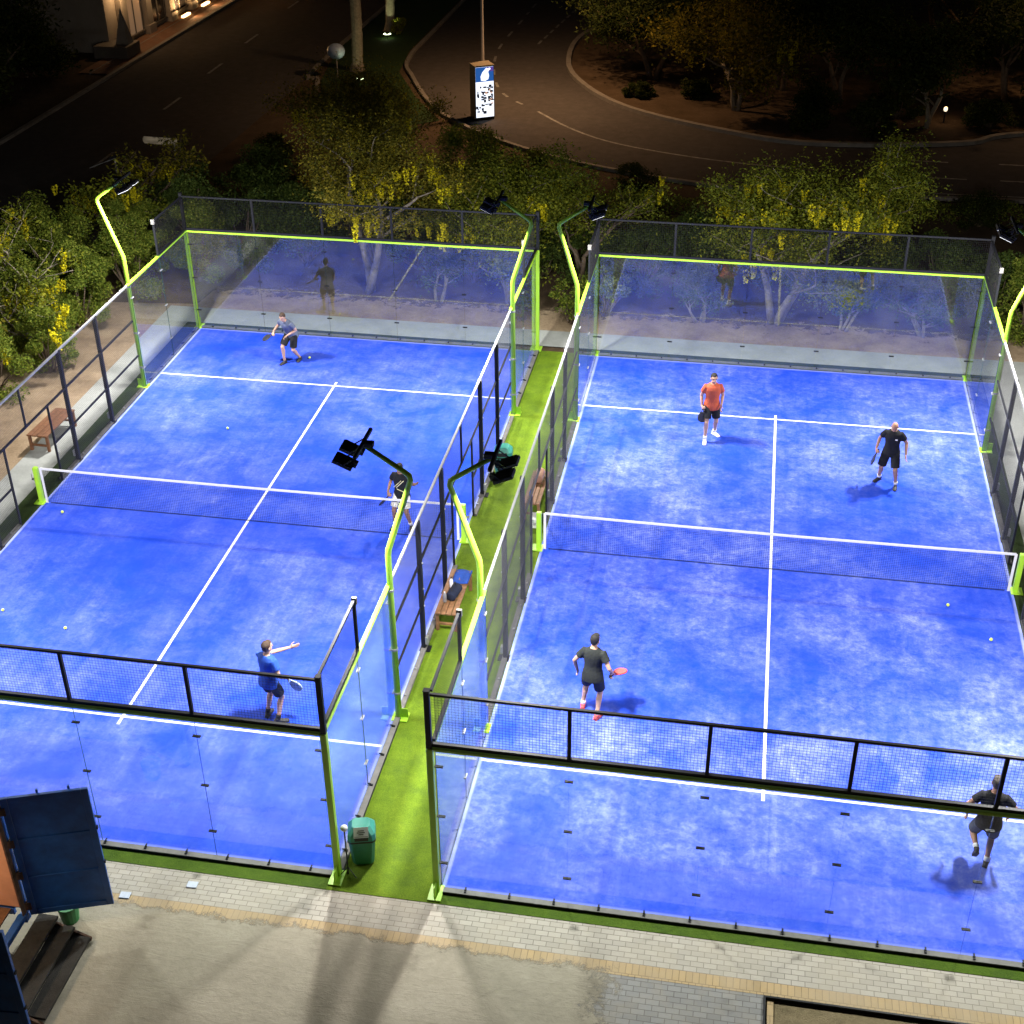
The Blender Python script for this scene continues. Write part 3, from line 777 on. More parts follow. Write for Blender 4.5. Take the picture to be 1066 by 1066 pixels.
def hand(mb, w, fdir, lat, side, curl):
    """w wrist, fdir finger direction, lat axis across the palm (towards the thumb), curl per joint"""
    f = V(fdir).normalized(); l = V(lat); l = (l-f*l.dot(f)).normalized(); n = f.cross(l)*side   # palm normal
    c = w+f*.048
    R3 = Matrix((l, f, n)).transposed()
    mb.ellipsoid(c, (.043, .056, .018), 10, 8, R3)
    ends = []
    for k, (off, L0) in enumerate(((.030, .040), (.010, .044), (-.010, .041), (-.029, .033))):
        p = w+f*.092+l*off; d = f.copy(); pts = [w+f*.06+l*off*.9, p]
        for j in range(3):
            ax = f.cross(n) if True else l
            d = Quaternion(ax, curl*(1 if j else .7)) @ d
            p = p+d*L0*(1, .72, .55)[j]; pts.append(p)
        mb.tube(pts, [.0105, .0105, .0095, .0088, .0075], 6)
    p = w+f*.028+l*.030; d = (f*.62+l*.75+n*.25).normalized()
    p1 = p+d*.042; d2 = (f*.85+l*.2+n*(.25+.5*min(curl, 1))).normalized(); p2 = p1+d2*.034; p3 = p2+d2*.024
    mb.tube([p-d*.012, p, p1, p2, p3], [.012, .013, .0115, .0105, .008], 6)
    return w+f*.085+n*.022, n

def person(label, loc, yaw, s=1.0, lean=0.0, slean=0.0, twist=0.0, feet=((-.12, 0, 0, 0), (.12, 0, 0, 0)), hands=None, hip_z=.93, hip_off=(0, 0),
           head=(0, 0), skin='skin_b', hair='hair_dark', shirt='cloth_black', shorts='cloth_black', shoes='shoe_black', socks=None, hem=None, stripes=False,
           racket=None, sleeve=.55, knee=(0, 1, 0), short_len=.78, badge=None):
    t = thing('person', label, 'person', (loc[0], loc[1], 0), yaw, 'padel players on the courts')
    t.scale = (s, s, s)
    Hc = V((hip_off[0], hip_off[1], hip_z))
    Rt = Matrix.Rotation(twist, 3, 'Z') @ Matrix.Rotation(slean, 3, 'Y') @ Matrix.Rotation(-lean, 3, 'X')
    up = Rt @ V((0, 0, 1)); rt = Rt @ V((1, 0, 0)); fw = Rt @ V((0, 1, 0))
    sp = lambda h, f=0.0, r=0.0: Hc+up*h+fw*f+rt*r
    body = MB()
    secs = [(-.10, -.01, .10, .085), (-.04, -.008, .155, .115), (.03, 0, .165, .118), (.12, .005, .150, .106), (.20, .008, .145, .102), (.30, .008, .162, .112),
            (.40, .004, .178, .115), (.47, -.004, .172, .098), (.515, -.008, .125, .075), (.55, -.006, .068, .062)]
    def torso(mb, infl, lo, hi, n=18):
        ss = [q for q in secs if lo <= q[0] <= hi]
        mb.tube([sp(q[0], q[1]) for q in ss], 0, n, True, 0, [(q[2]+infl, q[3]+infl) for q in ss], rt)
    torso(body, 0, -.2, 1)
    # head on the neck
    hp, hy = head
    Rh = Matrix.Rotation(twist*.5+hy, 3, 'Z') @ Matrix.Rotation(-(lean*.45+hp), 3, 'X')
    nb = sp(.53, -.008); hb = nb+up*.06+fw*.012
    body.tube([sp(.48, -.01), nb, hb, hb+Rh @ V((0, .012, .05))], [.062, .058, .056, .05], 12)
    hc = hb+Rh @ V((0, .02, .112))
    H = lambda x, y, z: hc+Rh @ V((x, y, z))
    body.ellipsoid(hc+Rh @ V((0, -.008, .02)), (.076, .094, .098), 18, 12, Rh)
    body.ellipsoid(H(0, .018, -.055), (.056, .070, .066), 16, 10, Rh)
    body.ellipsoid(H(0, .052, -.088), (.028, .026, .022), 10, 8, Rh)          # chin
    body.tube([H(0, .080, .022), H(0, .094, .0), H(0, .108, -.022), H(0, .088, -.032)], [.009, .011, .015, .010], 8)   # nose
    body.tube([H(-.022, .081, -.052), H(0, .087, -.051), H(.022, .081, -.052)], [.007, .010, .007], 6)     # lips
    body.tube([H(-.045, .076, .032), H(0, .086, .034), H(.045, .076, .032)], [.009, .010, .009], 6)        # brow
    for e in (-1, 1): body.ellipsoid(H(e*.078, -.004, -.012), (.012, .022, .034), 8, 8, Rh)                 # ears
    # legs
    L1, L2 = .445, .425; kn = []
    for i, sd in ((0, -1), (1, 1)):
        fx, fy, fz, fyaw = feet[i][:4]; pitch = feet[i][4] if len(feet[i]) > 4 else 0
        Rf = Matrix.Rotation(fyaw, 3, 'Z') @ Matrix.Rotation(pitch, 3, 'X')
        ank = V((fx, fy, fz+.085)); hip = Hc+rt*(sd*.092)+V((0, 0, -.02))
        kp = V(knee)+V((sd*.12, 0, 0))
        K, ank = ik(hip, ank, L1, L2, kp); kn.append((hip, K, ank, Rf))
        m1 = hip.lerp(K, .5); c1 = K.lerp(ank, .3)
        body.tube([hip+V((0, 0, .05)), hip.lerp(K, .15), m1, hip.lerp(K, .85), K, c1+Rf @ V((0, -.012, 0)), K.lerp(ank, .65), ank, ank-Rf @ V((0, 0, .04))],
                  [.075, .088, .076, .060, .055, .056, .042, .034, .036], 12)
        body.tube([ank+Rf @ V((0, -.03, -.05)), ank+Rf @ V((0, .07, -.055)), ank+Rf @ V((0, .15, -.065))], [.03, .032, .02], 8)
    # arms
    A1, A2 = .285, .255
    grip = None; arms = []
    for i, sd in ((0, -1), (1, 1)):
        hd = hands[i]
        sh = sp(.455, -.005, sd*.178)
        tg = Hc+V((0, 0, .455))+V(hd['to'])
        E, W_ = ik(sh, tg, A1, A2, hd.get('pole', (sd*.5, -1, -.2))); arms.append((sh, E, W_))
        body.tube([sp(.45, -.005, sd*.12), sh, sh.lerp(E, .35), sh.lerp(E, .85), E, E.lerp(W_, .3), W_, W_+(W_-E).normalized()*.02], [.058, .056, .050, .041, .039, .040, .027, .025], 12)
        fd = (W_-E).normalized()
        if racket and racket['hand'] == i:
            r = V(racket['dir']).normalized()
            f = fd-r*fd.dot(r)
            if f.length < .25: f = V((0, 1, .2))-r*V((0, 1, .2)).dot(r)
            f.normalize()
            g, n = hand(body, W_+fd*.012, f, r, sd, .95)
            grip = (g, r, n)
        else:
            lt = V(hd.get('lat', (0, 1, 0)))
            hand(body, W_+fd*.01, fd, lt, sd, hd.get('curl', .35))
    b_ = remeshed(body, 'body', M[skin], t, .0085, 3)
    for e in (-1, 1):
        MB().ellipsoid(H(e*.030, .078, .012), (.011, .008, .009), 8, 6, Rh).build('eye', M['eye'], b_, smooth=True)
    # clothing
    sh_ = MB(); torso(sh_, .021, -.05, .56)
    sh_.tube([sp(-.125, 0), sp(-.10, 0), sp(-.03, 0), sp(.08, 0)], 0, 20, True, 0, [(.205, .158), (.207, .160), (.203, .156), (.182, .134)], rt)
    for i, (sh, E, W_) in enumerate(arms):
        sd = (-1, 1)[i]
        sh_.tube([sp(.43, -.005, sd*.10), sh, sh.lerp(E, .3), sh.lerp(E, sleeve)], [.080, .077, .071, .073], 14)
    shirt_o = remeshed(sh_, 'shirt', M[shirt], t, .012, 4)
    so = MB(); torso(so, .022, -.11, .04)
    for hip, K, ank, Rf in kn:
        so.tube([hip+V((0, 0, .04)), hip.lerp(K, .15), hip.lerp(K, .5), hip.lerp(K, short_len)], [.092, .106, .106, .103], 16)
    so_ = remeshed(so, 'shorts', M[shorts], t, .012, 3)
    if hem:
        hm = MB()
        for hip, K, ank, Rf in kn: hm.tube([hip.lerp(K, short_len-.05), hip.lerp(K, short_len+.015)], [.103, .101], 16)
        hm.build('hem', M[hem], so_, smooth=False)
    if stripes:
        st = MB()
        for q in (-1, 1):
            st.tube([sp(.42-.22*k/6, .142-.02*abs(k-3)/3, -.10+.20*k/6+.03*q) for k in range(7)], .011, 6)
        st.tube([sp(.12+.05*k/4, .128, -.10+.16*k/4) for k in range(5)], .010, 6)
        st.build('stripe', M['cloth_stripe'], shirt_o, smooth=True)
    if badge: MB().box(sp(.38, .136, -.09), (.05, .006, .03), Rt).build('badge', M['shoe_white'], shirt_o)
    for i, (hip, K, ank, Rf) in enumerate(kn):
        fo = MB()
        p = lambda y, z: ank+Rf @ V((0, y, z))
        fo.tube([p(-.085, -.040), p(-.055, -.040), p(.0, -.038), (p(.07, -.05)), p(.13, -.060), p(.185, -.066), p(.20, -.068)], 0, 12, True, 0,
                [(.020, .025), (.037, .044), (.041, .046), (.047, .034), (.050, .026), (.038, .020), (.015, .012)], Rf @ V((1, 0, 0)))
        fo.tube([p(-.01, -.03), p(-.005, .02)], [.046, .046], 12)
        sole = fo.box(p(.055, -.080), (.085, .26, .012), Rf)
        so2 = remeshed(fo, 'shoe', M[shoes], t, .0095, 2)
        if socks:
            MB().tube([p(0, .0), p(0, .07) if False else ank.lerp(K, .10), ank.lerp(K, .20)], [.044, .044, .048], 12).build('sock', M[socks], t, smooth=True)
    if hair:
        hm = MB()
        hm.ellipsoid(H(0, -.022, .034), (.084, .090, .094), 16, 12, Rh)
        hm.ellipsoid(H(0, -.045, -.012), (.074, .060, .070), 14, 10, Rh)
        hm.ellipsoid(H(0, .030, .092), (.062, .052, .030), 12, 8, Rh)
        remeshed(hm, 'hair', M[hair], t, .010, 2)
    # racket is held, so it is a thing of its own
    if grip:
        g, r, n = grip
        Rr = Matrix((r.cross(n), r, n)).transposed()
        if 'spin' in racket: Rr = Rr @ Matrix.Rotation(racket['spin'], 3, 'Y')
        mw = Matrix.Translation((loc[0], loc[1], 0)) @ Matrix.Rotation(yaw, 4, 'Z') @ Matrix.Scale(s, 4)
        rk = thing('padel_racket', racket['label'], 'racket', (0, 0, 0), 0, 'padel rackets')
        rk.matrix_world = mw @ Matrix.Translation(g) @ Rr.to_4x4() @ Matrix.Scale(.88, 4)
        MB().tube([(0, -.06, 0), (0, -.05, 0), (0, .07, 0)], [.019, .0165, .0155], 10).build('handle', M['black_plastic'], rk, smooth=True)
        fr = MB()
        for e in (-1, 1):
            fr.tube([(e*.008, .06, 0), (e*.05, .12, 0), (e*.085, .17, 0)], [.012, .013, .014], 8)
        ring = [(math.sin(a)*.125, .28+math.cos(a)*.130, 0) for a in [2*PI*k/24 for k in range(25)]]
        fr.tube(ring, .019, 8, False); fr.build('frame', M[racket['mat']], rk, smooth=True)
        face = MB(); po = [(math.sin(2*PI*k/24)*.118, .28+math.cos(2*PI*k/24)*.123) for k in range(24)]
        face.prism(po, -.014, .014)
        fo_ = face.build('face', M[racket['mat']], rk)
        ho = MB()
        for ix in range(-3, 4):
            for iy in range(-3, 4):
                if ix*ix+iy*iy < 11:
                    for z in (-.0148, .0148): ho.tube([(ix*.026, .28+iy*.026, z-.0006), (ix*.026, .28+iy*.026, z+.0006)], .0055, 6)
        ho.build('hole', M['black_plastic'], fo_)['kind'] = 'stuff'
    return t

hg = lambda x, y, z, **k: dict(to=(x, y, z), **k)
yaw_to = lambda dx, dy: math.atan2(-dx, dy)       # turns local +Y towards (dx, dy)

person('man in slate blue shirt and black shorts bending forward on the left court', (-13.42, 8.28), yaw_to(-.38, -1), 1.0, lean=.52, slean=-.05,
       feet=((-.12, -.20, 0, .3), (.12, .18, 0, -.1)), hip_z=.86, hip_off=(0, -.08), head=(.1, .2),
       hands=(hg(-.10, .26, -.40, curl=.5), hg(.34, .34, -.36)), skin='skin_b', hair='hair_brown', shirt='cloth_slate', shorts='cloth_black', shoes='shoe_black',
       racket=dict(hand=1, dir=(.75, .35, -.45), mat='racket_dark', label='dark padel racket held low by the man in slate blue shirt'), short_len=.85)
person('man in orange shirt, black shorts and white shoes on the right court', (-1.63, 5.72), yaw_to(.18, -1), 1.04, lean=.05,
       feet=((-.02+.19, -.16, 0, -.45), (-.17+.0, .18, 0, .1)) and ((-.14, -.16, 0, .55), (.14, .22, 0, -.15)), hip_z=.925, head=(.05, .05),
       hands=(hg(-.21, .12, -.44, curl=.4), hg(.24, .03, -.50)), skin='skin_b', hair='hair_dark', shirt='cloth_orange', shorts='cloth_black', shoes='shoe_white', socks='shoe_white',
       racket=dict(hand=1, dir=(.05, .25, -1), mat='racket_dark', label='dark padel racket hanging from the hand of the man in orange', spin=1.3))
person('bald man in black shirt and shorts looking down beyond the right net', (2.64, 4.10), yaw_to(-.22, -1), 1.01, lean=.10,
       feet=((-.22, .10, 0, .1), (.20, -.12, 0, -.55)), hip_z=.91, head=(.5, .1),
       hands=(hg(-.34, .08, -.46, curl=.4), hg(.34, .05, -.46)), skin='skin_a', hair=None, shirt='cloth_black', shorts='cloth_black', shoes='shoe_black', socks='shoe_white', badge=True,
       racket=dict(hand=1, dir=(.30, .1, -1), mat='racket_dark', label='dark padel racket pointing down beside the leg of the bald man', spin=.2), short_len=.88)
person('man in charcoal shirt, navy shorts and coral shoes seen from behind', (-3.20, -5.36), yaw_to(.15, 1), 1.02, lean=.08,
       feet=((-.20, .10, 0, .15), (.13, -.12, 0, -.35)), hip_z=.92, head=(.05, -.35),
       hands=(hg(-.31, .06, -.475, pole=(-1, -.5, 0), curl=.5), hg(.33, .10, -.42)), skin='skin_b', hair='hair_dark', shirt='cloth_char', shorts='cloth_navy', shoes='shoe_red', socks='shoe_white',
       racket=dict(hand=1, dir=(.42, .80, -.10), mat='racket_red', label='coral red padel racket held by the man in charcoal shirt', spin=.95))
person('grey-haired man in black shirt and grey shorts walking away at the lower right', (3.50, -8.02), yaw_to(.10, 1), 1.03, lean=.06,
       feet=((-.13, -.26, .44, .05, -1.0), (.09, -.03, 0, -.25)), hip_z=.93, head=(.05, .0),
       hands=(hg(-.34, .04, -.43, pole=(-1, -.6, 0)), hg(.30, .12, -.42, pole=(1, -.5, 0))), skin='skin_a', hair='hair_grey', shirt='cloth_black', shorts='cloth_grey', hem='cloth_black', shoes='shoe_black', socks='shoe_white')
person('man in bright blue shirt and dark shorts pointing with his raised arm', (-9.02, -6.50), yaw_to(.45, 1), 1.02, lean=.04, slean=.03,
       feet=((-.13, .0, 0, .25), (.15, -.02, 0, -.75)), hip_z=.925, head=(0, -.25),
       hands=(hg(.26, .50, .07, pole=(-.6, 0, -1), curl=.15, lat=(0, 0, 1)), hg(.26, .18, -.44)), skin='skin_b', hair='hair_brown', shirt='cloth_blue', shorts='cloth_navy', shoes='shoe_black', socks='cloth_black',
       racket=dict(hand=1, dir=(.65, .25, -.62), mat='racket_pale', label='pale padel racket held low by the man in bright blue', spin=2.3))
person('man in white shorts and black shirt with pale stripes behind the left net', (-8.24, .42), yaw_to(-.2, -1), .96, lean=.06,
       feet=((.17, -.02, 0, .3), (-.15, .1, 0, -.2)) and ((-.20, .02, 0, .45), (.16, .12, 0, -.2)), hip_z=.92, head=(.1, .1),
       hands=(hg(-.40, .05, -.12, pole=(-.2, -.5, -1), curl=.4), hg(.30, .12, -.42)), skin='skin_c', hair='hair_dark', shirt='cloth_black', shorts='cloth_white', shoes='shoe_black', socks='shoe_white', stripes=True,
       racket=dict(hand=1, dir=(.55, .3, -.7), mat='racket_dark', label='dark padel racket held by the man in white shorts', spin=.9))

# ------------------------------------------------------------------ benches, bins, belongings
def bench(label, loc, rz, mat, L=1.5, W=.42, h=.46, group='wooden benches beside the courts'):
    t = thing('wooden_bench', label, 'bench', loc, rz, group)
    st = MB(); n = 4; w = W/n
    for k in range(n): st.box((0, -W/2+w*(k+.5), h-.018), (L, w-.012, .036))
    st.build('seat', M[mat], t, bevel=.004)
    for sx in (-1, 1):
        for sy in (-1, 1):
            MB().box((sx*(L/2-.07), sy*(W/2-.04), (h-.037)/2), (.065, .065, h-.037)).build('leg', M[mat], t, bevel=.004)
        MB().box((sx*(L/2-.07), 0, .16), (.04, W-.15, .05)).build('stretcher', M[mat], t)
    MB().box((0, 0, h-.075), (L-.21, .03, .06)).build('apron', M[mat], t)
    return t
bench('brown slatted bench on the concrete path left of the left court', (-18.05, 3.05, -.012), R_(88), 'wood', 1.5, .55, .46)
bench('orange-brown bench in the green aisle with a blue towel on it', (-6.42, -2.55, -.006), R_(90), 'wood_mid', 1.6, .46, .46)
bench('orange-brown bench in the green aisle beside the far side of the right net', (-5.42, 1.85, -.006), R_(90), 'wood_mid', 1.5, .40, .46)
bench('wooden bench outside the right court by the right net post', (5.72, -.50, -.006), R_(90), 'wood_mid', 1.4, .42, .46)

tw = MB()
for i in range(9):
    for j in range(8):
        x = -.17+.34*i/8; y = -.26+.52*j/7
        tw.v.append((x, y, .004+.012*math.sin(x*23+y*9)+.010*math.sin(y*21)+.012))
for i in range(8):
    for j in range(7): a = i*8+j; tw.f.append((a, a+8, a+9, a+1)); tw.mi.append(0)
o = tw.build('towel', M['cloth_blue'], smooth=True); o.location = (-6.36, -2.02, .455)
md = o.modifiers.new('thick', 'SOLIDIFY'); md.thickness = .014
tag(o, 'blue towel spread on the bench in the green aisle', 'towel')
def bottle(label, loc, mat, cap):
    t = thing('water_bottle', label, 'bottle', loc, 0, 'drinking bottles on the benches')
    MB().tube([(0, 0, 0), (0, 0, .02), (0, 0, .17), (0, 0, .21), (0, 0, .225)], [.034, .038, .038, .018, .014], 12).build('bottle_body', M[mat], t, smooth=True)
    MB().tube([(0, 0, .222), (0, 0, .25)], .017, 10).build('cap', M[cap], t)
bottle('white water bottle on the aisle bench beside the blue towel', (-6.50, -2.42, .454), 'white_plastic', 'black_plastic')
bottle('clear grey water bottle at the near end of the aisle bench', (-6.52, -2.95, .454), 'galv', 'white_plastic')
bottle('blue water bottle standing on the bench by the right net', (-5.46, 1.32, .454), 'cloth_blue', 'black_plastic')
def bag(label, loc, rz, mat, d):
    t = thing('sports_bag', label, 'bag', loc, rz, 'bags beside the benches')
    b_ = MB().tube([(-d[0]/2, 0, d[2]/2), (-d[0]*.46, 0, d[2]/2), (d[0]*.46, 0, d[2]/2), (d[0]/2, 0, d[2]/2)], 0, 12, True, 0,
                   [(d[2]*.38, d[1]*.38), (d[2]*.5, d[1]*.5), (d[2]*.5, d[1]*.5), (d[2]*.38, d[1]*.38)], (0, 0, 1)).build('bag_body', M[mat], t, smooth=True)
    MB().tube([(-.12, 0, d[2]*.97), (-.08, 0, d[2]+.10), (.08, 0, d[2]+.10), (.12, 0, d[2]*.97)], .012, 6).build('strap', M['black_plastic'], t)
bag('dark sports bag on the bench in the green aisle', (-6.38, -2.72, .455), R_(80), 'cloth_navy', (.42, .22, .2))
bag('dark red sports bag on the bench by the right net', (-5.40, 2.2, .455), R_(90), 'skin_a', (.40, .22, .22))
o = MB().box((0, 0, .11), (.22, .30, .22)).box((0, 0, .228), (.235, .315, .015)).build('carton', M['white_plastic'], bevel=.006)
o.location = (-5.28, .95, -.006); tag(o, 'white carton on the grass beside the right net post', 'carton')

def bin_(label, loc, rz, sticker=True):
    t = thing('litter_bin', label, 'bin', loc, rz, 'green litter bins in the aisle')
    b_ = MB(); sec = [(0, .17, .15), (.02, .175, .155), (.30, .20, .18), (.52, .215, .195)]
    vs = []
    def ring(z, a, b, c=.05): return [(x, y, z) for x, y in ((-a+c, -b), (a-c, -b), (a, -b+c), (a, b-c), (a-c, b), (-a+c, b), (-a, b-c), (-a, -b+c))]
    def loft(rings, mat, name, par, sm=False):
        m_ = MB(); o0 = 0
        for r in rings: m_.v += r
        n = 8
        for i in range(len(rings)-1):
            for k in range(n): m_.f.append((i*n+k, i*n+(k+1) % n, (i+1)*n+(k+1) % n, (i+1)*n+k)); m_.mi.append(0)
        m_.f.append(tuple(reversed(range(n)))); m_.mi.append(0)
        e = (len(rings)-1)*n; m_.f.append(tuple(e+k for k in range(n))); m_.mi.append(0)
        return m_.build(name, M[mat], par)
    loft([ring(z+.03, a, b) for z, a, b in sec], 'bin_green', 'bin_body', t)
    loft([ring(.55, .228, .208), ring(.585, .228, .208)], 'black_plastic', 'rim', t)
    lid = loft([ring(.586, .226, .206), ring(.70, .215, .195), ring(.80, .15, .13), ring(.81, .14, .12)], 'bin_lid', 'lid', t)
    MB().box((0, -.198, .655), (.22, .02, .10)).build('opening', M['black_plastic'], lid)
    if sticker:
        R3 = Matrix.Rotation(R_(-38), 3, 'X')
        st = MB().box((0, -.168, .757), (.24, .17, .004), Matrix.Rotation(R_(57), 3, 'X')).build('sticker', M['sticker'], lid)
        pr = MB(); R5 = Matrix.Rotation(R_(57), 3, 'X')
        for k, w in enumerate((.10, .13, .08)): pr.box(V((0, -.168, .757))+R5 @ V((0, .03-.03*k, .0035)), (w, .014, .002), R5)
        pr.build('print', M['ink'], st)
    MB().box((0, 0, .018), (.26, .24, .025)).build('base', M['black_plastic'], t)
bin_('green litter bin with white sticker beside the near lime corner post', (-6.42, -9.62, -.006), R_(15))
bin_('green litter bin farther up the grass aisle behind the dark floodlights', (-6.42, 3.05, -.006), R_(5), False)
t = thing('marker_pole', 'thin black stake with white round head in front of the near green litter bin', 'marker pole', (-6.58, -9.98, -.006))
MB().tube([(0, 0, 0), (0, 0, .98)], .012, 8).build('stake', M['black_plastic'], t)
MB().tube([(0, 0, .98), (0, 0, 1.02), (0, 0, 1.05), (0, 0, 1.07)], [.045, .06, .05, .02], 12).build('head', M['white_plastic'], t, smooth=True)
fb = MB(); fb.tube([(-.02, 0, .01), (.0, 0, .16)], .008, 6).tube([(.16, -.08, .01), (0, 0, .16)], .008, 6).tube([(-.14, -.1, .01), (0, 0, .16)], .008, 6)
fb.build('foot', M['black_plastic'], t)

# ------------------------------------------------------------------ shipping container with open doors
t = thing('shipping_container', 'navy blue shipping container with open door and salmon interior', 'container', (-11.05, -13.15, 0))
LN, HW, Z0, Z1 = 6.0, 1.20, .40, 2.85
def corr(y, name, inn):
    mb = MB(); n = 40
    for i in range(n+1):
        x = -LN*i/n; k = i % 4; dy = (0, 0, .035, .035)[k]*(1 if y > 0 else -1)
        mb.v += [(x-.02, y-dy, Z0+.12), (x-.02, y-dy, Z1-.10)]
    for i in range(n): a = 2*i; mb.f.append((a, a+2, a+3, a+1)); mb.mi.append(0)
    return mb.build(name, M['container'], t)
corr(HW-.02, 'side_panel', 1); corr(-HW+.02, 'side_panel', 1)
rf = MB(); rf.box((-LN/2, 0, Z1-.03), (LN-.04, 2*HW-.16, .03)); 
for i in range(20): rf.box((-.3-i*.28, 0, Z1-.008), (.12, 2*HW-.3, .018))
rf.build('roof', M['container'], t)
fr = MB()
for y in (-1, 1):
    fr.box((-.03, y*(HW-.05), (Z0+Z1)/2), (.06, .11, Z1-Z0-.02)); fr.box((-LN/2-.1, y*(HW-.03), Z1-.05), (LN-.25, .07, .11)); fr.box((-LN/2-.1, y*(HW-.03), Z0+.06), (LN-.25, .07, .13))
    for z in (Z0, Z1): fr.box((-.06, y*(HW-.065), z), (.13, .145, .13))
fr.box((-.06, 0, Z1-.05), (.12, 2*HW-.23, .10)); fr.box((-.06, 0, Z0+.05), (.12, 2*HW-.23, .10))
fr.box((-LN+.03, 0, (Z0+Z1)/2), (.05, 2*HW-.16, Z1-Z0-.2))
fr.build('frame', M['container'], t, bevel=.008)
MB().box((-LN/2-.1, 0, Z0+.135), (LN-.3, 2*HW-.16, .03)).build('floor', M['wood'], t)
li = MB(); li.box((-LN/2+.02, HW-.085, (Z0+Z1)/2+.03), (LN-.2, .03, Z1-Z0-.4)); li.box((-LN/2-.2, -HW+.085, (Z0+Z1)/2+.03), (LN-.5, .03, Z1-Z0-.4)); li.box((-LN+.10, 0, (Z0+Z1)/2+.03), (.04, 2*HW-.24, Z1-Z0-.4))
li.build('interior_lining', M['container_in'], t)
lm = MB().box((-1.2, 0, Z1-.10), (.9, .12, .04)).build('ceiling_lamp', E_warm_soft, t)
ll = bpy.data.lights.new('ceiling_lamp_light', 'AREA'); ll.shape = 'RECTANGLE'; ll.size = .9; ll.size_y = .12; ll.energy = 60; ll.color = (1, .78, .5)
lo = bpy.data.objects.new('ceiling_lamp_light', ll); COL.objects.link(lo); lo.parent = t; lo.location = (-1.2, 0, Z1-.13)
for sgn, ang, nm in ((1, R_(20), 'far'), (-1, R_(4), 'near')):
    dz0, dz1, W = Z0+.03, Z1-.03, 1.24
    Rz = Matrix.Rotation(ang, 3, 'Z'); hinge = V((.03, sgn*(HW-.03), 0))
    d = MB()
    def pb(x, y, z, sx, sy, sz, mb=d): mb.box(hinge+Rz @ V((x, y, z)), (sx, sy, sz), Rz)
    zc = (dz0+dz1)/2
    pb(W/2, 0, zc, W-.16, .022, dz1-dz0-.16)
    for x in (.05, W-.05): pb(x, 0, zc, .10, .055, dz1-dz0)
    for z in (dz0+.05, dz1-.05): pb(W/2, 0, z, W-.204, .055, .10)
    for z in (dz0+.78, dz0+1.56): pb(W/2, -.012, z, W-.21, .030, .035)
    dd = d.build('door', M['container'], t, bevel=.005)
    for z in (dz0+.2, dz0+.85, dz0+1.5, dz0+2.15):
        hn = MB(); pb(.0, 0, z, .09, .09, .14, hn); hn.build('hinge', M['rust'], dd)
    for x in (W*.42, W*.78):
        MB().tube([hinge+Rz @ V((x, .05, dz0-.04)), hinge+Rz @ V((x, .05, dz1+.05))], .018, 8).build('locking_bar', M['container'], dd)
    for z in (dz0+.9, dz0+1.6):
        lk = MB(); pb(W+.005, .0, z, .03, .05, .04, lk); lk.build('latch', M['black_steel'], dd)
MB().box((.012, HW-.15, (Z0+Z1)/2), (.02, .09, Z1-Z0-.3)).build('door_seal', M['rust'], t)

t = thing('entrance_steps', 'dark worn steps leading up to the open blue container', 'steps', (-10.98, -12.75, -.02))
for k, (x0, x1, z) in enumerate(((.02, .34, .34), (.30, .62, .22), (.58, .88, .10))):
    MB().box(((x0+x1)/2, 0, z), (x1-x0, 1.75-.12*k, .05)).build('tread', M['step'], t, bevel=.006)
for y in (-.80, .80):
    sd = MB().prism([(.02, 0), (.86, 0), (.86, .06), (.56, .19), (.30, .31), (.02, .31)], y-.02, y+.02)
    sd2 = MB(); sd2.v = [(x, z, y) for x, y, z in sd.v]; sd2.f = [tuple(reversed(f)) for f in sd.f]; sd2.mi = sd.mi
    sd2.build('stringer', M['rust'], t)
t = thing('bucket', 'green plastic bucket on the sand under the open blue container door', 'bucket', (-10.62, -11.62, -.008))
MB().tube([(0, 0, 0), (0, 0, .02), (0, 0, .34)], [.13, .135, .17], 16).tube([(0, 0, .325), (0, 0, .345)], .178, 16).build('bucket_body', M['bucket'], t)
MB().tube([(math.cos(a)*.175, math.sin(a)*.02, .34+math.sin(a)*.10) for a in [PI*k/8 for k in range(9)]], .006, 6).build('handle', M['galv'], t)

# ------------------------------------------------------------------ vegetation
def leaf_mesh(name, cen, size, aspect, mat, parent, droop=.3, fold=.25, rng=RNG, ax=None):
    """many small two-sided leaf quads; cen (N,3)"""
    n = len(cen)
    a = rng.normal(size=(n, 3)); a[:, 2] = a[:, 2]*.6-droop
    if ax is not None: a = a*.45+ax
    a /= np.linalg.norm(a, axis=1)[:, None]
    b = rng.normal(size=(n, 3)); b -= a*(a*b).sum(1)[:, None]; b /= np.linalg.norm(b, axis=1)[:, None]
    nn = np.cross(a, b)
    s = size*rng.uniform(.65, 1.35, n)[:, None]
    w = s*aspect
    p0 = cen-a*s*.5; p2 = cen+a*s*.5; f = nn*w*fold
    p1 = cen+b*w*.5+f; p3 = cen-b*w*.5+f
    v = np.stack([p0, p1, p2, p3], 1).reshape(-1, 3).astype(np.float32)
    me = bpy.data.meshes.new(name)
    me.vertices.add(4*n); me.vertices.foreach_set('co', v.ravel())
    me.loops.add(4*n); me.loops.foreach_set('vertex_index', np.arange(4*n, dtype=np.int32))
    me.polygons.add(n); me.polygons.foreach_set('loop_start', np.arange(0, 4*n, 4, dtype=np.int32))
    me.materials.append(mat); me.update(calc_edges=True); me.validate()
    o = bpy.data.objects.new(name, me); COL.objects.link(o)
    if parent is not None: o.parent = parent
    return o

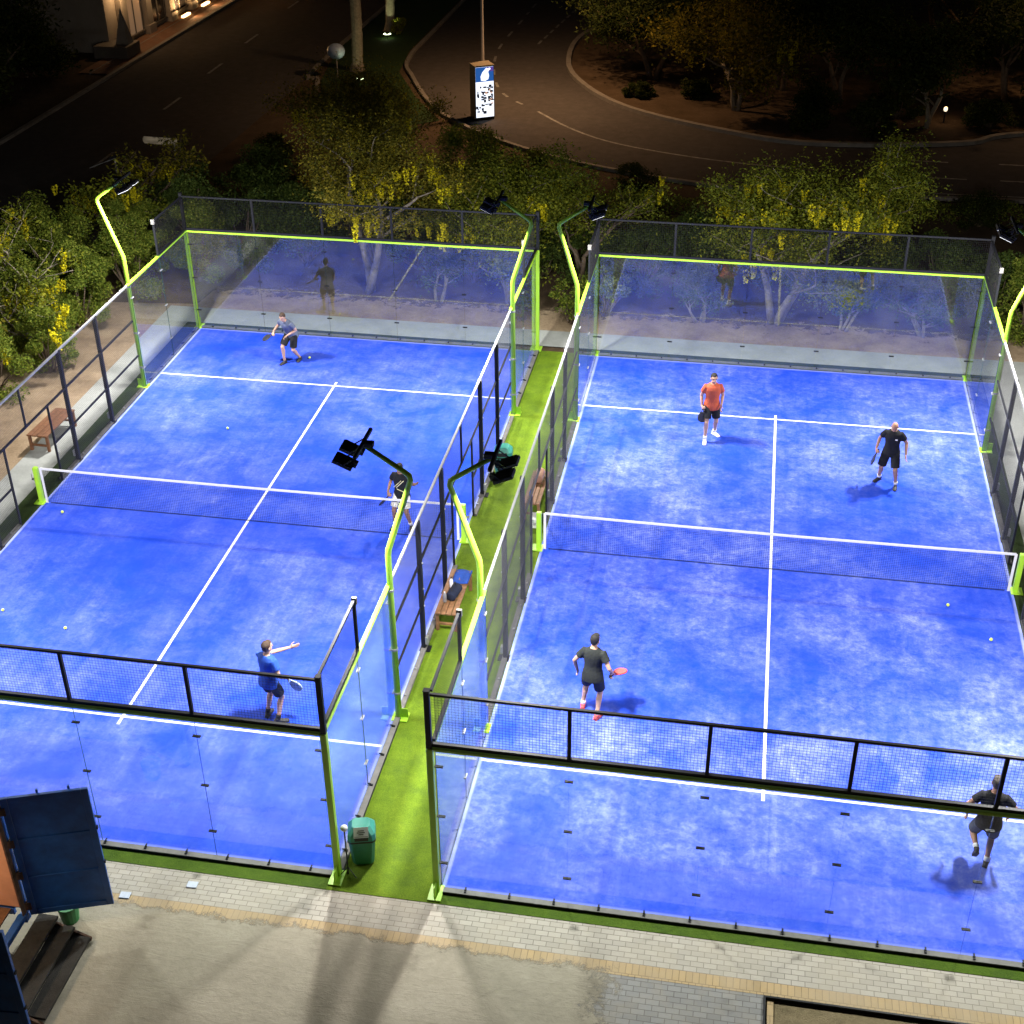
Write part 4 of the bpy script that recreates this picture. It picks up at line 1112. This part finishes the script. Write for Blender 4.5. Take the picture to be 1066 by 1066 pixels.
def skeleton(rng, h, spread, stems, levels=3, lean=(0, 0), first=.35, up=.75):
    """recursive limbs: returns tubes [(pts, radii)] and tip points with direction"""
    segs = []; tips = []
    def grow(p, d, L, r, lv):
        n = 4; pts = [p.copy()]; rad = [r]; q = p.copy(); dd = d.copy()
        for i in range(n):
            dd = (dd+np.array([*rng.normal(0, .16, 2), rng.normal(.02, .08)])).astype(float); dd /= np.linalg.norm(dd)
            q = q+dd*L/n; pts.append(q.copy()); rad.append(r*(1-.45*(i+1)/n))
        segs.append((pts, rad))
        if lv <= 1:
            for i in (2, 3, 4): tips.append((pts[i], dd, lv))
        if lv == 0: return
        k = rng.integers(2, 4) if lv < levels else rng.integers(3, 5)
        for j in range(k):
            th = rng.uniform(0, 2*PI); at = pts[rng.integers(2, n+1)] if j else pts[-1]
            o = np.array([math.cos(th)*spread, math.sin(th)*spread, rng.uniform(-.15, up)])
            nd = dd*.55+o; nd /= np.linalg.norm(nd)
            grow(at, nd, L*rng.uniform(.58, .82), rad[-1]*rng.uniform(.62, .85), lv-1)
    for s_ in range(stems):
        th = rng.uniform(0, 2*PI)+s_*2*PI/stems
        d = np.array([math.cos(th)*.28*(stems > 1)+lean[0], math.sin(th)*.28*(stems > 1)+lean[1], 1.0]); d /= np.linalg.norm(d)
        grow(np.array([.09*math.cos(th)*(stems > 1), .09*math.sin(th)*(stems > 1), -.05]), d, h*first, .020*h*(1 if stems == 1 else .72)+.02, levels)
    return segs, tips

def tree(label, loc, h, seed, leafmat, barkmat, leaves, lsize, spread=.85, stems=2, clump=.35, blossoms=0, name='tree', cat='tree', group=None, levels=3, first=.35, bare=0.0,
         aspect=.42, lean=(0, 0), up=.75, bl_len=.42, bl_low=False, zsq=1.0):
    rng = np.random.default_rng(seed)
    t = thing(name, label, cat, loc, 0, group)
    segs, tips = skeleton(rng, h, spread, stems, levels, lean, first, up)
    mx = max(p[0][2] for p in tips); k = h/(mx+clump*.6)
    tb = MB()
    for pts, rad in segs:
        tb.tube([p*k for p in pts], [max(r*k, .006) for r in rad], 7 if rad[0]*k > .03 else 5, True)
    tb.build('trunk', M[barkmat], t, smooth=True)
    P = np.array([q[0] for q in tips])*k
    wts = rng.uniform(.15, 1.0, len(P))**1.5
    if bare > 0: wts[rng.random(len(P)) < bare] *= .05
    idx = rng.choice(len(P), leaves, p=wts/wts.sum())
    cen = P[idx]+rng.normal(size=(leaves, 3))*clump*np.array([.62, .62, .45])*rng.uniform(.5, 1.25, len(P))[idx][:, None]
    cen[:, 2] = np.maximum(cen[:, 2], .12)
    leaf_mesh('crown', cen, lsize, aspect, M[leafmat], t, rng=rng)
    if blossoms:
        C = []
        o = np.argsort(P[:, 2]); low = P[o[:int(len(P)*(.7 if bl_low else 1))]]
        hubs = low[rng.choice(len(low), max(2, blossoms//4))]
        for b_ in range(blossoms):
            p = hubs[rng.integers(len(hubs))]+rng.normal(size=3)*np.array([.26, .26, .16])
            L = bl_len*rng.uniform(.6, 1.35); n = 64
            tt = rng.random(n); rr = .080*(1-.72*tt)+.014; an = rng.uniform(0, 2*PI, n)
            C.append(np.stack([p[0]+rr*np.cos(an), p[1]+rr*np.sin(an), p[2]-.05-L*tt], 1))
        leaf_mesh('blossom', np.concatenate(C), .068, .8, M['leaf_y'], t, rng=rng)
    return t

def shrub(label, loc, r, h, seed, leafmat, n, lsize, group=None, name='shrub', cat='shrub', clumps=26, stems=5, aspect=.5, blossoms=0, bark='bark_dark'):
    """rounded bush built from many leafy clumps over bent stems"""
    rng = np.random.default_rng(seed)
    t = thing(name, label, cat, loc, 0, group)
    th = rng.uniform(0, 2*PI, clumps); u = rng.random(clumps)**.55; z = rng.uniform(.12, 1, clumps)
    prof = np.sqrt(np.clip(1-((z-.45)/.62)**2, .05, 1))
    P = np.stack([np.cos(th)*r*u*prof*.85, np.sin(th)*r*u*prof*.85, z*h*.9], 1)
    st = MB()
    for i in range(stems*3):
        e = P[rng.integers(clumps)]; b0 = V((rng.normal(0, .06), rng.normal(0, .06), -.03)); mid = V(e*.5)+V((rng.normal(0, .08), rng.normal(0, .08), .05))
        st.tube([b0, mid, V(e)], [.022+.006*h, .016, .006], 5)
    st.build('stems', M[bark], t, smooth=True)
    w = rng.uniform(.3, 1, clumps); idx = rng.choice(clumps, n, p=w/w.sum())
    sig = r*rng.uniform(.12, .25, clumps)
    d = rng.normal(size=(n, 3)); d /= np.linalg.norm(d, axis=1)[:, None]
    cen = P[idx]+d*(sig[idx]*1.5*rng.random(n)**.45)[:, None]*np.array([1, 1, .8])
    cen[:, 2] = np.abs(cen[:, 2])+.02
    leaf_mesh('foliage', cen, lsize, aspect, M[leafmat], t, rng=rng)
    if blossoms:
        C = []
        for b_ in range(blossoms):
            p = P[rng.integers(clumps)]*1.08+rng.normal(size=3)*.12; L = .42; k = 64
            tt = rng.random(k); rr = .08*(1-.7*tt)+.014; an = rng.uniform(0, 2*PI, k)
            C.append(np.stack([p[0]+rr*np.cos(an), p[1]+rr*np.sin(an), p[2]-L*tt], 1))
        leaf_mesh('blossom', np.concatenate(C), .068, .8, M['leaf_y'], t, rng=rng)
    return t

G1 = 'trees with hanging yellow blossom behind the courts'
tree('pale-trunked yellowish blossom tree behind the middle of the left court far wall', (-12.7, 13.7, -.03), 5.6, 3, 'leaf_o', 'bark', 34000, .095, 1.1, 2, .50, 100, 'blossom_tree', 'tree', G1, bare=.25, lean=(.02, .10))
tree('leafy green blossom tree behind the right part of the left court far wall', (-8.05, 13.4, -.03), 4.9, 5, 'leaf_c', 'bark', 38000, .095, 1.05, 3, .52, 70, 'blossom_tree', 'tree', G1, lean=(-.05, .12))
tree('large pale multi-stemmed blossom tree behind the right court far wall', (-.15, 13.2, -.03), 5.9, 9, 'leaf_c', 'bark', 46000, .09, 1.25, 4, .55, 95, 'blossom_tree', 'tree', G1, bare=.3, lean=(0, .08))
tree('bare-branched yellowish tree between the two far walls of the courts', (-6.0, 14.4, -.03), 3.9, 15, 'leaf_c', 'bark_dark', 5000, .09, 1.0, 2, .36, 9, 'blossom_tree', 'tree', G1, bare=.55)
tree('tree with yellow blossom at the left behind the lime mast', (-20.7, 14.6, -.05), 3.2, 17, 'leaf_c', 'bark_dark', 3000, .13, .9, 2, .36, 22, 'blossom_tree', 'tree', G1)
tree('brown-leaved sparse tree on the lawn tip behind the left court', (-14.6, 24.0, -.05), 5.0, 19, 'leaf_o', 'bark_dark', 26000, .11, 1.15, 3, .6, 45, 'blossom_tree', 'tree', G1, bare=.2)

G2 = 'small pale shrubs behind the far glass'
for i, (x, y, w) in enumerate(((-2.3, 12.9, 'left of the large tree'), (1.84, 12.9, 'right of the large tree'), (-10.3, 13.3, 'behind the left court centre'), (4.2, 12.9, 'near its right end'))):
    tree('small pale shrub behind the far glass, '+w, (x, y, -.03), 1.75, 30+i, 'leaf_b', 'bark', 2600, .085, 1.15, 3, .26, 0, 'small_shrub', 'shrub', G2, 2, .42)

G3 = 'hedge shrubs behind the far walls'
hx = [(-18.9, 15.3), (-17.1, 15.0), (-15.2, 15.4), (-13.2, 16.3), (-11.4, 15.6), (-9.6, 15.0), (-7.4, 15.6), (-5.6, 15.2), (-4.2, 15.3), (-2.4, 15.6), (-.6, 15.8), (1.2, 15.5), (3.0, 15.2), (4.7, 15.0), (6.3, 14.6), (8.0, 15.2)]
words = ['first from the left', 'second from the left', 'third from the left', 'fourth from the left', 'fifth from the left', 'sixth from the left', 'seventh from the left', 'eighth from the left, in the gap', 'ninth from the left', 'tenth from the left', 'eleventh from the left', 'twelfth from the left', 'fifth from the right end', 'third from the right end', 'second from the right end', 'last at the right end']
for i, (x, y) in enumerate(hx):
    shrub('dark shrub in the row behind the far walls, '+words[i], (x, y, -.04), 1.25+.2*RNG.random(), (2.9, 2.7, 2.9, 2.6, 2.4, 2.5, 2.3, 1.9, 2.1, 2.5, 2.5, 2.4, 2.2, 2.3, 2.2, 2.2)[i], 60+i, 'leaf_b', 13000, .08, G3, clumps=34)
G3b = 'dark shrubs on the verge beside the roads'
for i, (x, y, r, h, w) in enumerate(((-20.4, 18.2, 1.7, 2.5, 'at the left beyond the lime mast'), (-17.6, 18.6, 1.8, 2.3, 'beyond the left court corner'), (-14.6, 18.5, 1.7, 2.2, 'beyond the left blossom tree'), (-11.3, 19.0, 1.7, 2.4, 'below the lit advertising pillar'),
        (-8.6, 19.0, 1.6, 2.2, 'behind the leafy blossom tree'), (-18.6, 22.0, 1.7, 1.8, 'below the lawn tip by the dark road'), (-11.6, 24.2, 1.6, 2.2, 'just in front of the lit advertising pillar'), (-9.2, 23.2, 1.3, 1.6, 'at the kerb right of the pillar'))):
    shrub('loose shrub on the road verge, '+w, (x, y, -.05), r, h, 90+i, 'leaf_a' if i in (6, 7) else 'leaf_b', 7500, .10, G3b, clumps=30)
G4 = 'clipped round bushes by the road'
for i, (x, y, r, h, w) in enumerate(((-5.3, 24.3, .95, 1.0, 'right of the advertising pillar'), (6.7, 22.6, 1.15, 1.1, 'near the right picture edge'), (-20.1, 26.5, .9, .8, 'by the dark road on the left'))):
    shrub('dark clipped round bush at the road edge, '+w, (x, y, -.05), r, h, 110+i, 'leaf_d', 5200, .075, G4, clumps=40, name='round_bush', cat='bush')
# low hedges in lines
def low_hedge(label, x0, x1, y, w, h, seed, n):
    rng = np.random.default_rng(seed)
    t = thing('low_hedge', label, 'hedge', ((x0+x1)/2, y, -.05), 0, 'low hedges on the road verge')
    L = x1-x0; cen = np.stack([rng.uniform(-L/2, L/2, n), rng.uniform(-w/2, w/2, n), h*(1-rng.random(n)**2.2)], 1)
    cen[:, 2] += .10*np.sin(cen[:, 0]*2.1+seed)+.06*np.sin(cen[:, 0]*5.3); cen[:, 2] = np.maximum(cen[:, 2], .02)
    leaf_mesh('foliage', cen, .10, .5, M['leaf_a'], t, rng=rng)
    st = MB()
    for i in range(int(L*3)):
        x = -L/2+L*(i+.5)/int(L*3); st.tube([(x, 0, -.02), (x+rng.normal(0, .1), rng.normal(0, .1), h*.8)], [.014, .006], 5)
    st.build('stems', M['bark_dark'], t)
low_hedge('low light green hedge strip just behind the far shrub row on the right', -7.5, 3.5, 19.2, 1.0, .8, 5, 5200)
low_hedge('low dark hedge strip along the right road kerb', 1.5, 11, 22.9, .9, .6, 6, 4200)
low_hedge('low hedge strip along the kerb between the round bush and the pillar', -7.6, -2.8, 22.6, .8, .45, 8, 2400)

G5 = 'lit shrubs along the left side'
ls = [(-20.6, -1.2, 1.2, 2.0), (-20.5, 1.0, 1.1, 2.2), (-20.2, 2.9, 1.0, 2.0), (-20.7, 4.9, 1.15, 2.5), (-19.9, 6.6, .95, 2.1), (-20.9, 7.8, 1.25, 3.0), (-20.3, 9.6, 1.15, 2.8), (-21.4, 11.0, 1.3, 3.1), (-19.6, 11.6, 1.2, 3.0), (-18.3, 13.6, 1.15, 2.7), (-22.3, 5.9, 1.3, 3.2), (-22.4, 9.2, 1.3, 3.3), (-22.3, 2.4, 1.3, 2.8), (-22.6, 13.0, 1.4, 2.9), (-20.2, 13.4, 1.2, 2.9)]
lw = ['nearest the camera at the left edge', 'second from the front at the left edge', 'third from the front, opposite the bench', 'fourth from the front', 'in front of the bright yellow blossom', 'around the bright yellow blossom', 'just left of the lime mast', 'behind the lime mast', 'between the lime mast and the glass corner', 'right behind the far left glass corner', 'in the back row, middle left', 'in the back row left of the mast', 'in the back row at the left edge', 'in the back row near the dark road', 'behind the mast bend']
for i, (x, y, r, h) in enumerate(ls):
    shrub('leafy lit shrub at the left, '+lw[i], (x, y, -.04), r, h, 130+i, 'leaf_a', 16000, .07, G5, clumps=30, blossoms=(0, 0, 0, 3, 0, 6, 0, 0, 0, 0, 4, 3, 2, 0, 0)[i])
tree('twiggy tree with bright yellow blossom among the lit shrubs at the left', (-20.8, 7.0, -.05), 3.4, 41, 'leaf_c', 'bark', 1500, .12, 1.0, 3, .34, 30, 'blossom_tree', 'tree', G1, bare=.4, bl_low=True)
tree('twiggy tree with dull yellow blossom at the far left picture edge', (-22.2, 10.0, -.05), 4.6, 43, 'leaf_c', 'bark', 2000, .12, .95, 2, .36, 20, 'blossom_tree', 'tree', G1, bare=.4)
tree('bushy twiggy tree with yellow-green leaves at the left edge near the bench', (-21.2, 4.0, -.05), 3.4, 47, 'leaf_o', 'bark', 2400, .12, .95, 3, .36, 14, 'blossom_tree', 'tree', G1, bare=.3)
tree('small yellow-flowering tree behind the top of the left lime mast', (-21.6, 17.0, -.05), 3.4, 48, 'leaf_o', 'bark_dark', 1800, .13, .9, 2, .36, 26, 'blossom_tree', 'tree', G1)
G6 = 'shrubs right of the right court'
for i, (x, y, r, h, w) in enumerate(((8.6, 9.8, 1.0, 2.4, 'nearest'), (8.4, 12.0, 1.2, 2.7, 'behind the right lime mast'), (10.0, 7.6, 1.1, 2.0, 'farthest right'), (7.0, 13.2, 1.1, 2.5, 'at the far right glass corner'))):
    shrub('green shrub outside the right court, '+w, (x, y, -.04), r, h, 160+i, 'leaf_a', 11000, .08, G6, clumps=26)
for i, (x, y, h, w) in enumerate(((-6.05, 12.2, 1.5, 'left'), (-5.1, 12.9, 1.7, 'right'))):
    shrub('twiggy green shrub at the far end of the grass aisle, %s one' % w, (x, y, -.03), .75, h, 170+i, 'leaf_a', 2000, .10, 'shrubs at the end of the aisle', clumps=18)

G7 = 'dark trees on the island across the road'
bt = [(-2.1, 35.9, 5.4, 'leaf_o', 'with pale forked trunk and yellow-green crown'), (-6.2, 40.5, 5.2, 'leaf_d', 'at the left tip near the lit kerb'), (2.4, 37.6, 5.6, 'leaf_d', 'right of the forked trunk'), (5.8, 34.4, 4.6, 'leaf_d', 'with thin pale trunk beside the small lamp'), (9.6, 38.4, 5.6, 'leaf_d', 'behind the small lamp at right'),
      (-3.4, 46, 6.5, 'leaf_o', 'in the back at left, yellowish'), (2.0, 46, 7, 'leaf_d', 'in the back, middle'), (7.5, 46, 7, 'leaf_d', 'in the back at right'), (13, 44, 7, 'leaf_d', 'farthest right'), (-6, 53, 7, 'leaf_d', 'far back at the left end'), (12.6, 37.0, 4.6, 'leaf_d', 'at the right picture edge'), (-.2, 39.5, 6.0, 'leaf_d', 'directly behind the forked trunk')]
for i, (x, y, h, lm_, w) in enumerate(bt):
    tree('dark tree on the island, '+w, (x, y, -.06), h, 200+i, lm_, 'bark' if i in (0, 3) else 'bark_dark', 11000, .19, 1.0, 2 if i else 3, .75, 30 if i in (0, 5) else 0, 'island_tree', 'tree', G7, first=.30, bl_len=.5)
G9 = 'dark shrubs under the island trees'
for i, (x, y, r, h, w) in enumerate(((.9, 33.2, 1.0, 1.0, 'right of the forked trunk'), (3.6, 33.4, 1.2, 1.3, 'left of the small lamp'), (4.6, 35.6, 1.3, 1.6, 'behind the small lamp'), (8.4, 34.8, 1.1, 1.1, 'right of the small lamp'), (10.6, 36.2, 1.3, 1.5, 'at the right picture edge'), (-4.0, 37.6, .9, .8, 'left of the forked trunk'), (1.2, 36.0, 1.2, 1.5, 'between the trunks'), (-6.6, 37.4, .7, .6, 'near the lit kerb'))):
    shrub('dark shrub on the island, '+w, (x, y, -.06), r, h, 190+i, 'leaf_d', 5000, .11, G9, clumps=24)
G8 = 'dark trees left of the dark road'
for i, (x, y, h, w) in enumerate(((-36.0, 34, 6, 'beside the building corner'), (-36.2, 29, 6, 'at the left picture edge'), (-35.6, 36.6, 2.4, 'low one by the building corner'), (-35.2, 24.5, 4.6, 'nearest one at the left edge'), (-39.5, 38, 7.5, 'tallest one at the top left corner'), (-34.4, 31.4, 3.0, 'low one at the kerb'))):
    tree('nearly black tree beyond the dark road, '+w, (x, y, -.06), h, 230+i, 'leaf_d', 'bark_dark', 6500, .24, 1.0, 2, .75, 0, 'roadside_tree', 'tree', G8, first=.28)

# two palms uplit on the lawn
def palm(label, loc, h, seed, r0):
    rng = np.random.default_rng(seed)
    t = thing('palm_tree', label, 'palm tree', loc, 0, 'palms on the lawn')
    pts = []; rad = []
    for i in range(31):
        z = h*i/30; pts.append((.10*math.sin(z*.5), .05*math.sin(z*.8), z-.05)); rad.append(r0*(1.55 if i == 0 else 1.25 if i == 1 else 1.0-.18*i/30+(.05 if i % 2 else 0)))
    MB().tube(pts, rad, 12).build('trunk', M['bark'], t, smooth=False)
    cen = []; ax = []
    top = np.array(pts[-1])
    for f in range(26):
        th = rng.uniform(0, 2*PI); el = rng.uniform(-.2, 1.1); L = rng.uniform(2.0, 2.8)
        for k in range(40):
            s_ = k/39; r = L*s_*math.cos(el*(1-s_*.5)); z = L*s_*math.sin(el)-1.3*s_*s_
            for sd in (-1, 1):
                cen.append(top+np.array([math.cos(th)*r-math.sin(th)*sd*.16, math.sin(th)*r+math.cos(th)*sd*.16, z-.05]))
                ax.append([math.cos(th)*.5-math.sin(th)*sd, math.sin(th)*.5+math.cos(th)*sd, -.5])
    leaf_mesh('fronds', np.array(cen), .42, .11, M['leaf_a'], t, rng=rng, ax=np.array(ax)*2)
    return t
palm('tall palm trunk on the lawn beside the pale blue dome', (-20.35, 39.9, -.03), 7.5, 1, .27)
palm('farther palm trunk on the lawn lit by a ground spotlight', (-20.9, 48.3, -.03), 7.5, 2, .24)
shrub('small bright lime bush beside the farther palm', (-20.3, 47.7, -.03), .5, .9, 5, 'leaf_c', 1500, .10, None, clumps=14, name='lime_bush', cat='bush')
def ground_spot(label, loc, aim, e):
    t = thing('ground_spotlight', label, 'spotlight', loc, 0, 'green ground spotlights on the lawn')
    MB().tube([(0, 0, 0), (0, 0, .12)], .03, 8).tube([(0, -.08, .16), (0, .08, .22)], [.09, .12], 10).build('housing', M['black_steel'], t)
    MB().tube([(0, -.0, .222), (0, .0, .235)], .20, 12).build('lens', E_green, t)
    l = bpy.data.lights.new('ground_spot_light', 'SPOT'); l.energy = e; l.color = (.92, 1, .55); l.spot_size = R_(75); l.shadow_soft_size = .08
    lo = bpy.data.objects.new('ground_spot_light', l); COL.objects.link(lo); lo.parent = t; lo.location = (0, 0, .32)
    d = V(aim)-V(loc); lo.rotation_euler = (d-V((0, 0, .32))).to_track_quat('-Z', 'Y').to_euler()
ground_spot('green-white ground spotlight in front of the palm with the dome', (-19.6, 37.6, -.03), (-20.3, 39.9, 2.0), 60)
ground_spot('green-white ground spotlight in front of the farther palm', (-20.6, 46.6, -.03), (-20.8, 48.2, 2.4), 160)
t = thing('dome_lamp', 'pale blue dome on a thin post beside the palm trunk', 'garden lamp', (-20.95, 38.6, -.03))
MB().tube([(0, 0, 0), (0, 0, .95)], .03, 8).build('post', M['grey_post'], t)
MB().ellipsoid((0, 0, 1.2), (.42, .42, .36), 18, 12).build('dome', M['dish'], t, smooth=True)
MB().tube([(0, 0, .93), (0, 0, 1.0)], [.16, .3], 14).build('collar', M['galv'], t)

# ------------------------------------------------------------------ street furniture
t = thing('advertising_pillar', 'black advertising pillar with lit blue and white screen by the road bend', 'advertising pillar', (-12.85, 33.0, -.05), R_(30))
MB().box((0, 0, 1.15), (.84, .74, 2.24)).build('cabinet', M['led_black'], t, bevel=.01)
MB().box((0, 0, 2.285), (.88, .78, .03)).build('cabinet_top', M['led_top'], t)
sc = MB().box((0, -.376, 1.62), (.80, .006, 1.24)) and MB().box((0, -.376, 1.185), (.80, .006, 2.10))
sc = sc.build('screen', E_white, t)
MB().box((0, -.382, 1.93), (.80, .004, .60)).build('picture_sky', E_blue, sc)
MB().box((.24, -.3855, 2.13), (.30, .002, .18)).build('picture_patch', E_purple, sc)
lg = MB()
pts = [(-.16, 1.68), (-.18, 1.85), (-.10, 2.02), (.02, 2.14), (.08, 2.20), (.14, 2.17), (.24, 2.20), (.28, 2.13), (.20, 2.09), (.16, 2.02), (.20, 1.86), (.16, 1.72), (.02, 1.66)]
lgm = MB(); lgm.prism(pts, 0, .003); lgm.v = [(x, -.387-z, y) for x, y, z in lgm.v]; lgm.build('emblem', E_white, sc)
dk = MB()
r2 = np.random.default_rng(4)
for i in range(44):
    x = r2.uniform(-.36, .36); z = r2.uniform(.2, 1.45); dk.box((x, -.3835-.0003*i, z), (r2.uniform(.04, .16), .002, r2.uniform(.03, .13)))
dk.build('picture_shapes', E_dark, sc)
dk = MB()
for i in range(7): dk.box((r2.uniform(.05, .34), -.398-.0003*i, r2.uniform(.7, 1.35)), (r2.uniform(.04, .1), .002, r2.uniform(.04, .08)))
dk.build('picture_shapes', E_warmimg, sc)

def street_lamp(label, loc, rz, e, h=8.5, arm=2.2, spot=150, light=True):
    t = thing('street_lamp', label, 'street lamp', loc, rz, 'street lamps along the roads')
    MB().tube([(0, 0, 0), (0, 0, .3), (0, 0, .32), (0, 0, h-.5), (0, .25, h-.1), (0, arm, h+.05)], [.11, .11, .075, .055, .05, .04], 10).build('pole', M['grey_post'], t, smooth=True)
    hd = MB().box((0, arm+.3, h+.03), (.28, .75, .11)).build('lamp_head', M['grey_post'], t, bevel=.02)
    MB().box((0, arm+.3, h-.03), (.22, .6, .012)).build('lens', E_warm, hd)
    l = bpy.data.lights.new('street_lamp_light', 'SPOT'); l.energy = e; l.color = (1, .58, .29); l.spot_size = R_(spot); l.spot_blend = .7; l.shadow_soft_size = .2
    lo = bpy.data.objects.new('street_lamp_light', l); COL.objects.link(lo); lo.parent = t; lo.location = (0, arm+.3, h-.08)
    return t
street_lamp('tall street lamp pole rising behind the lit advertising pillar', (-12.9, 33.55, -.05), R_(-45), 4200)
street_lamp('street lamp beside the road at the right end of the island', (11.5, 41.0, -.06), R_(200), 1300, 8)
t = thing('small_garden_lamp', 'small white glowing lamp under the island trees at the right', 'garden lamp', (6.6, 35.2, -.06))
MB().tube([(0, 0, 0), (0, 0, .5)], .03, 8).build('post', M['black_steel'], t)
MB().ellipsoid((0, 0, .56), (.085, .085, .10), 12, 8).build('globe', E_globe, t, smooth=True)
l = bpy.data.lights.new('globe_light', 'POINT'); l.energy = 12; l.color = (1, .6, .32); l.shadow_soft_size = .12
lo = bpy.data.objects.new('globe_light', l); COL.objects.link(lo); lo.parent = t; lo.location = (0, -.02, .82)

t = thing('direction_sign', 'pale long narrow sign board on a post at the edge of the dark road', 'road sign', (-22.0, 20.6, -.05), R_(-4))
MB().tube([(.42, 0, 0), (.42, 0, 2.35)], .045, 8).build('post', M['grey_post'], t)
MB().tube([(-.75, -.05, 2.28), (-.70, -.05, 2.28), (.55, -.05, 2.28), (.60, -.05, 2.28)], 0, 10, True, 0, [(.07, .02), (.13, .03), (.13, .03), (.09, .02)], (0, 0, 1)).build('board', M['sign_back'], t)
t = thing('post_lamp', 'thin post with small slanted dark lamp head left of the long sign board', 'post lamp', (-22.6, 17.9, -.05))
MB().tube([(0, 0, 0), (0, 0, 2.45)], .035, 8).build('post', M['grey_post'], t)
MB().box((-.02, 0, 2.5), (.30, .22, .07), Matrix.Rotation(R_(-25), 3, 'Y')).build('head', M['black_steel'], t)
MB().tube([(0, 0, 2.45), (-1.0, .05, 2.05)], .015, 6).build('stay', M['galv'], t)
t = thing('road_marker_post', 'slim pale marker post at the kerb of the right road', 'marker post', (3.75, 26.6, -.05))
MB().box((0, 0, .75), (.14, .10, 1.5)).build('post', M['grey_post'], t, bevel=.01)
MB().box((0, -.052, 1.25), (.13, .006, .2)).build('reflector', M['white_plastic'], t)

# ------------------------------------------------------------------ building at the top left
t = thing('building', 'beige building with lit wall bays along the red brick pavement at the top left', 'building', (-33.7, 41.5, -.05))
MB().box((-5, 14, 4.0), (10, 28, 8)).build('wall', M['facade'], t)
MB().box((-5, 14, 8.15), (10.4, 28.4, .3)).build('roof', M['roof'], t)
for k in range(9):
    y = 1.6+3.0*k
    pil = MB().box((.16, y, 3.9), (.32, .7, 7.8)).box((.2, y, .25), (.42, .86, .5)); pil.build('pilaster', M['facade'], t, bevel=.02)
    w = MB().box((.03, y+1.5, 1.75), (.06, 1.9, 2.9)).build('window', E_window if k in (0, 4) else M['window_dark'], t)
    f_ = MB()
    for dy in (-.95, 0, .95): f_.box((.07, y+1.5+dy, 1.75), (.06, .07, 2.9))
    f_.box((.075, y+1.5, 3.2), (.07, 1.97, .08)); f_.box((.09, y+1.5, .28), (.16, 2.1, .08)); f_.build('frame', M['facade_dark'], w)
for y in (1.05, 4.6):
    ln = MB().box((.40, y, 3.02), (.14, .16, .05)).tube([(.40, y, 2.72), (.40, y, 3.0)], .06, 8).build('wall_lantern', E_warm_soft, t)
    l = bpy.data.lights.new('lantern_light', 'POINT'); l.energy = 70; l.color = (1, .6, .28); l.shadow_soft_size = .1
    lo = bpy.data.objects.new('lantern_light', l); COL.objects.link(lo); lo.parent = t; lo.location = (.72, y, 2.7)
for k, y in enumerate((8.9, 11.9, 14.9)):
    sl = MB().box((.62, y-.3, .10), (.16, .95, .10)).build('wall_light', E_warm, t)
    l = bpy.data.lights.new('wall_light_beam', 'AREA'); l.shape = 'RECTANGLE'; l.size = .8; l.size_y = .1; l.energy = 420; l.color = (1, .58, .24)
    lo = bpy.data.objects.new('wall_light_beam', l); COL.objects.link(lo); lo.parent = t; lo.location = (.62, y-.3, .2); lo.rotation_euler = (R_(180), R_(18), 0)
MB().prism([(.1, -.02), (1.1, -.02), (.62, .5)], 0, .02) 
bp = MB(); bp.add([(.45, -.6, .0), (1.35, -.6, 0), (1.35, .3, 0), (.45, .3, 0), (.9, -.15, 2.3)], [(3, 2, 1, 0), (0, 1, 4), (1, 2, 4), (2, 3, 4), (3, 0, 4)])
bp.build('buttress', M['facade'], t)
MB().box((.5, -.3, .3), (1.8, 1.6, .6)).build('planter_wall', M['facade_dark'], t, bevel=.02)

# ------------------------------------------------------------------ night sky, faint moonlight, camera
w = bpy.data.worlds.new('World'); S.world = w; w.use_nodes = True
nt = w.node_tree; bg = nt.nodes['Background']
sk = nt.nodes.new('ShaderNodeTexSky'); sk.sky_type = 'NISHITA'; sk.sun_disc = False
sk.sun_elevation = R_(8); sk.sun_rotation = R_(140); sk.air_density = 1.0; sk.dust_density = 2.0
nt.links.new(sk.outputs[0], bg.inputs[0]); bg.inputs[1].default_value = .0032
sun = bpy.data.lights.new('moonlight', 'SUN'); sun.energy = .008; sun.angle = R_(.5); sun.color = (.85, .9, 1)
so = bpy.data.objects.new('moonlight', sun); COL.objects.link(so); so.rotation_euler = (R_(50), 0, R_(140)); so.location = (0, 0, 30)

cam = bpy.data.cameras.new('camera'); co = bpy.data.objects.new('camera', cam); COL.objects.link(co)
yw, pt, rl, fpx = .1819, .5558, -.0100, 1427.0855
c, s = math.cos(yw), math.sin(yw); fx = V((-s, c, 0)); rr = V((c, s, 0)); uu = V((0, 0, 1))
F = fx*math.cos(pt)-uu*math.sin(pt); U = fx*math.sin(pt)+uu*math.cos(pt)
R2 = rr*math.cos(rl)+U*math.sin(rl); U2 = -rr*math.sin(rl)+U*math.cos(rl)
mw = Matrix((R2, U2, -F)).transposed().to_4x4(); mw.translation = V((-1.0523, -25.0455, 16.6998))
co.matrix_world = mw
cam.sensor_width = 36; cam.sensor_fit = 'HORIZONTAL'; cam.lens = 36*fpx/1066; cam.clip_start = .1; cam.clip_end = 2000
S.camera = co
S.view_settings.view_transform = 'Standard'; S.view_settings.look = 'None'
S.view_settings.exposure = 0; S.view_settings.gamma = 1; S.view_settings.use_curve_mapping = False
S.render.engine = 'CYCLES'
S.cycles.transparent_max_bounces = 40; S.cycles.max_bounces = 8; S.cycles.diffuse_bounces = 3; S.cycles.glossy_bounces = 4
S.cycles.caustics_reflective = False; S.cycles.caustics_refractive = False
S.cycles.sample_clamp_indirect = 6
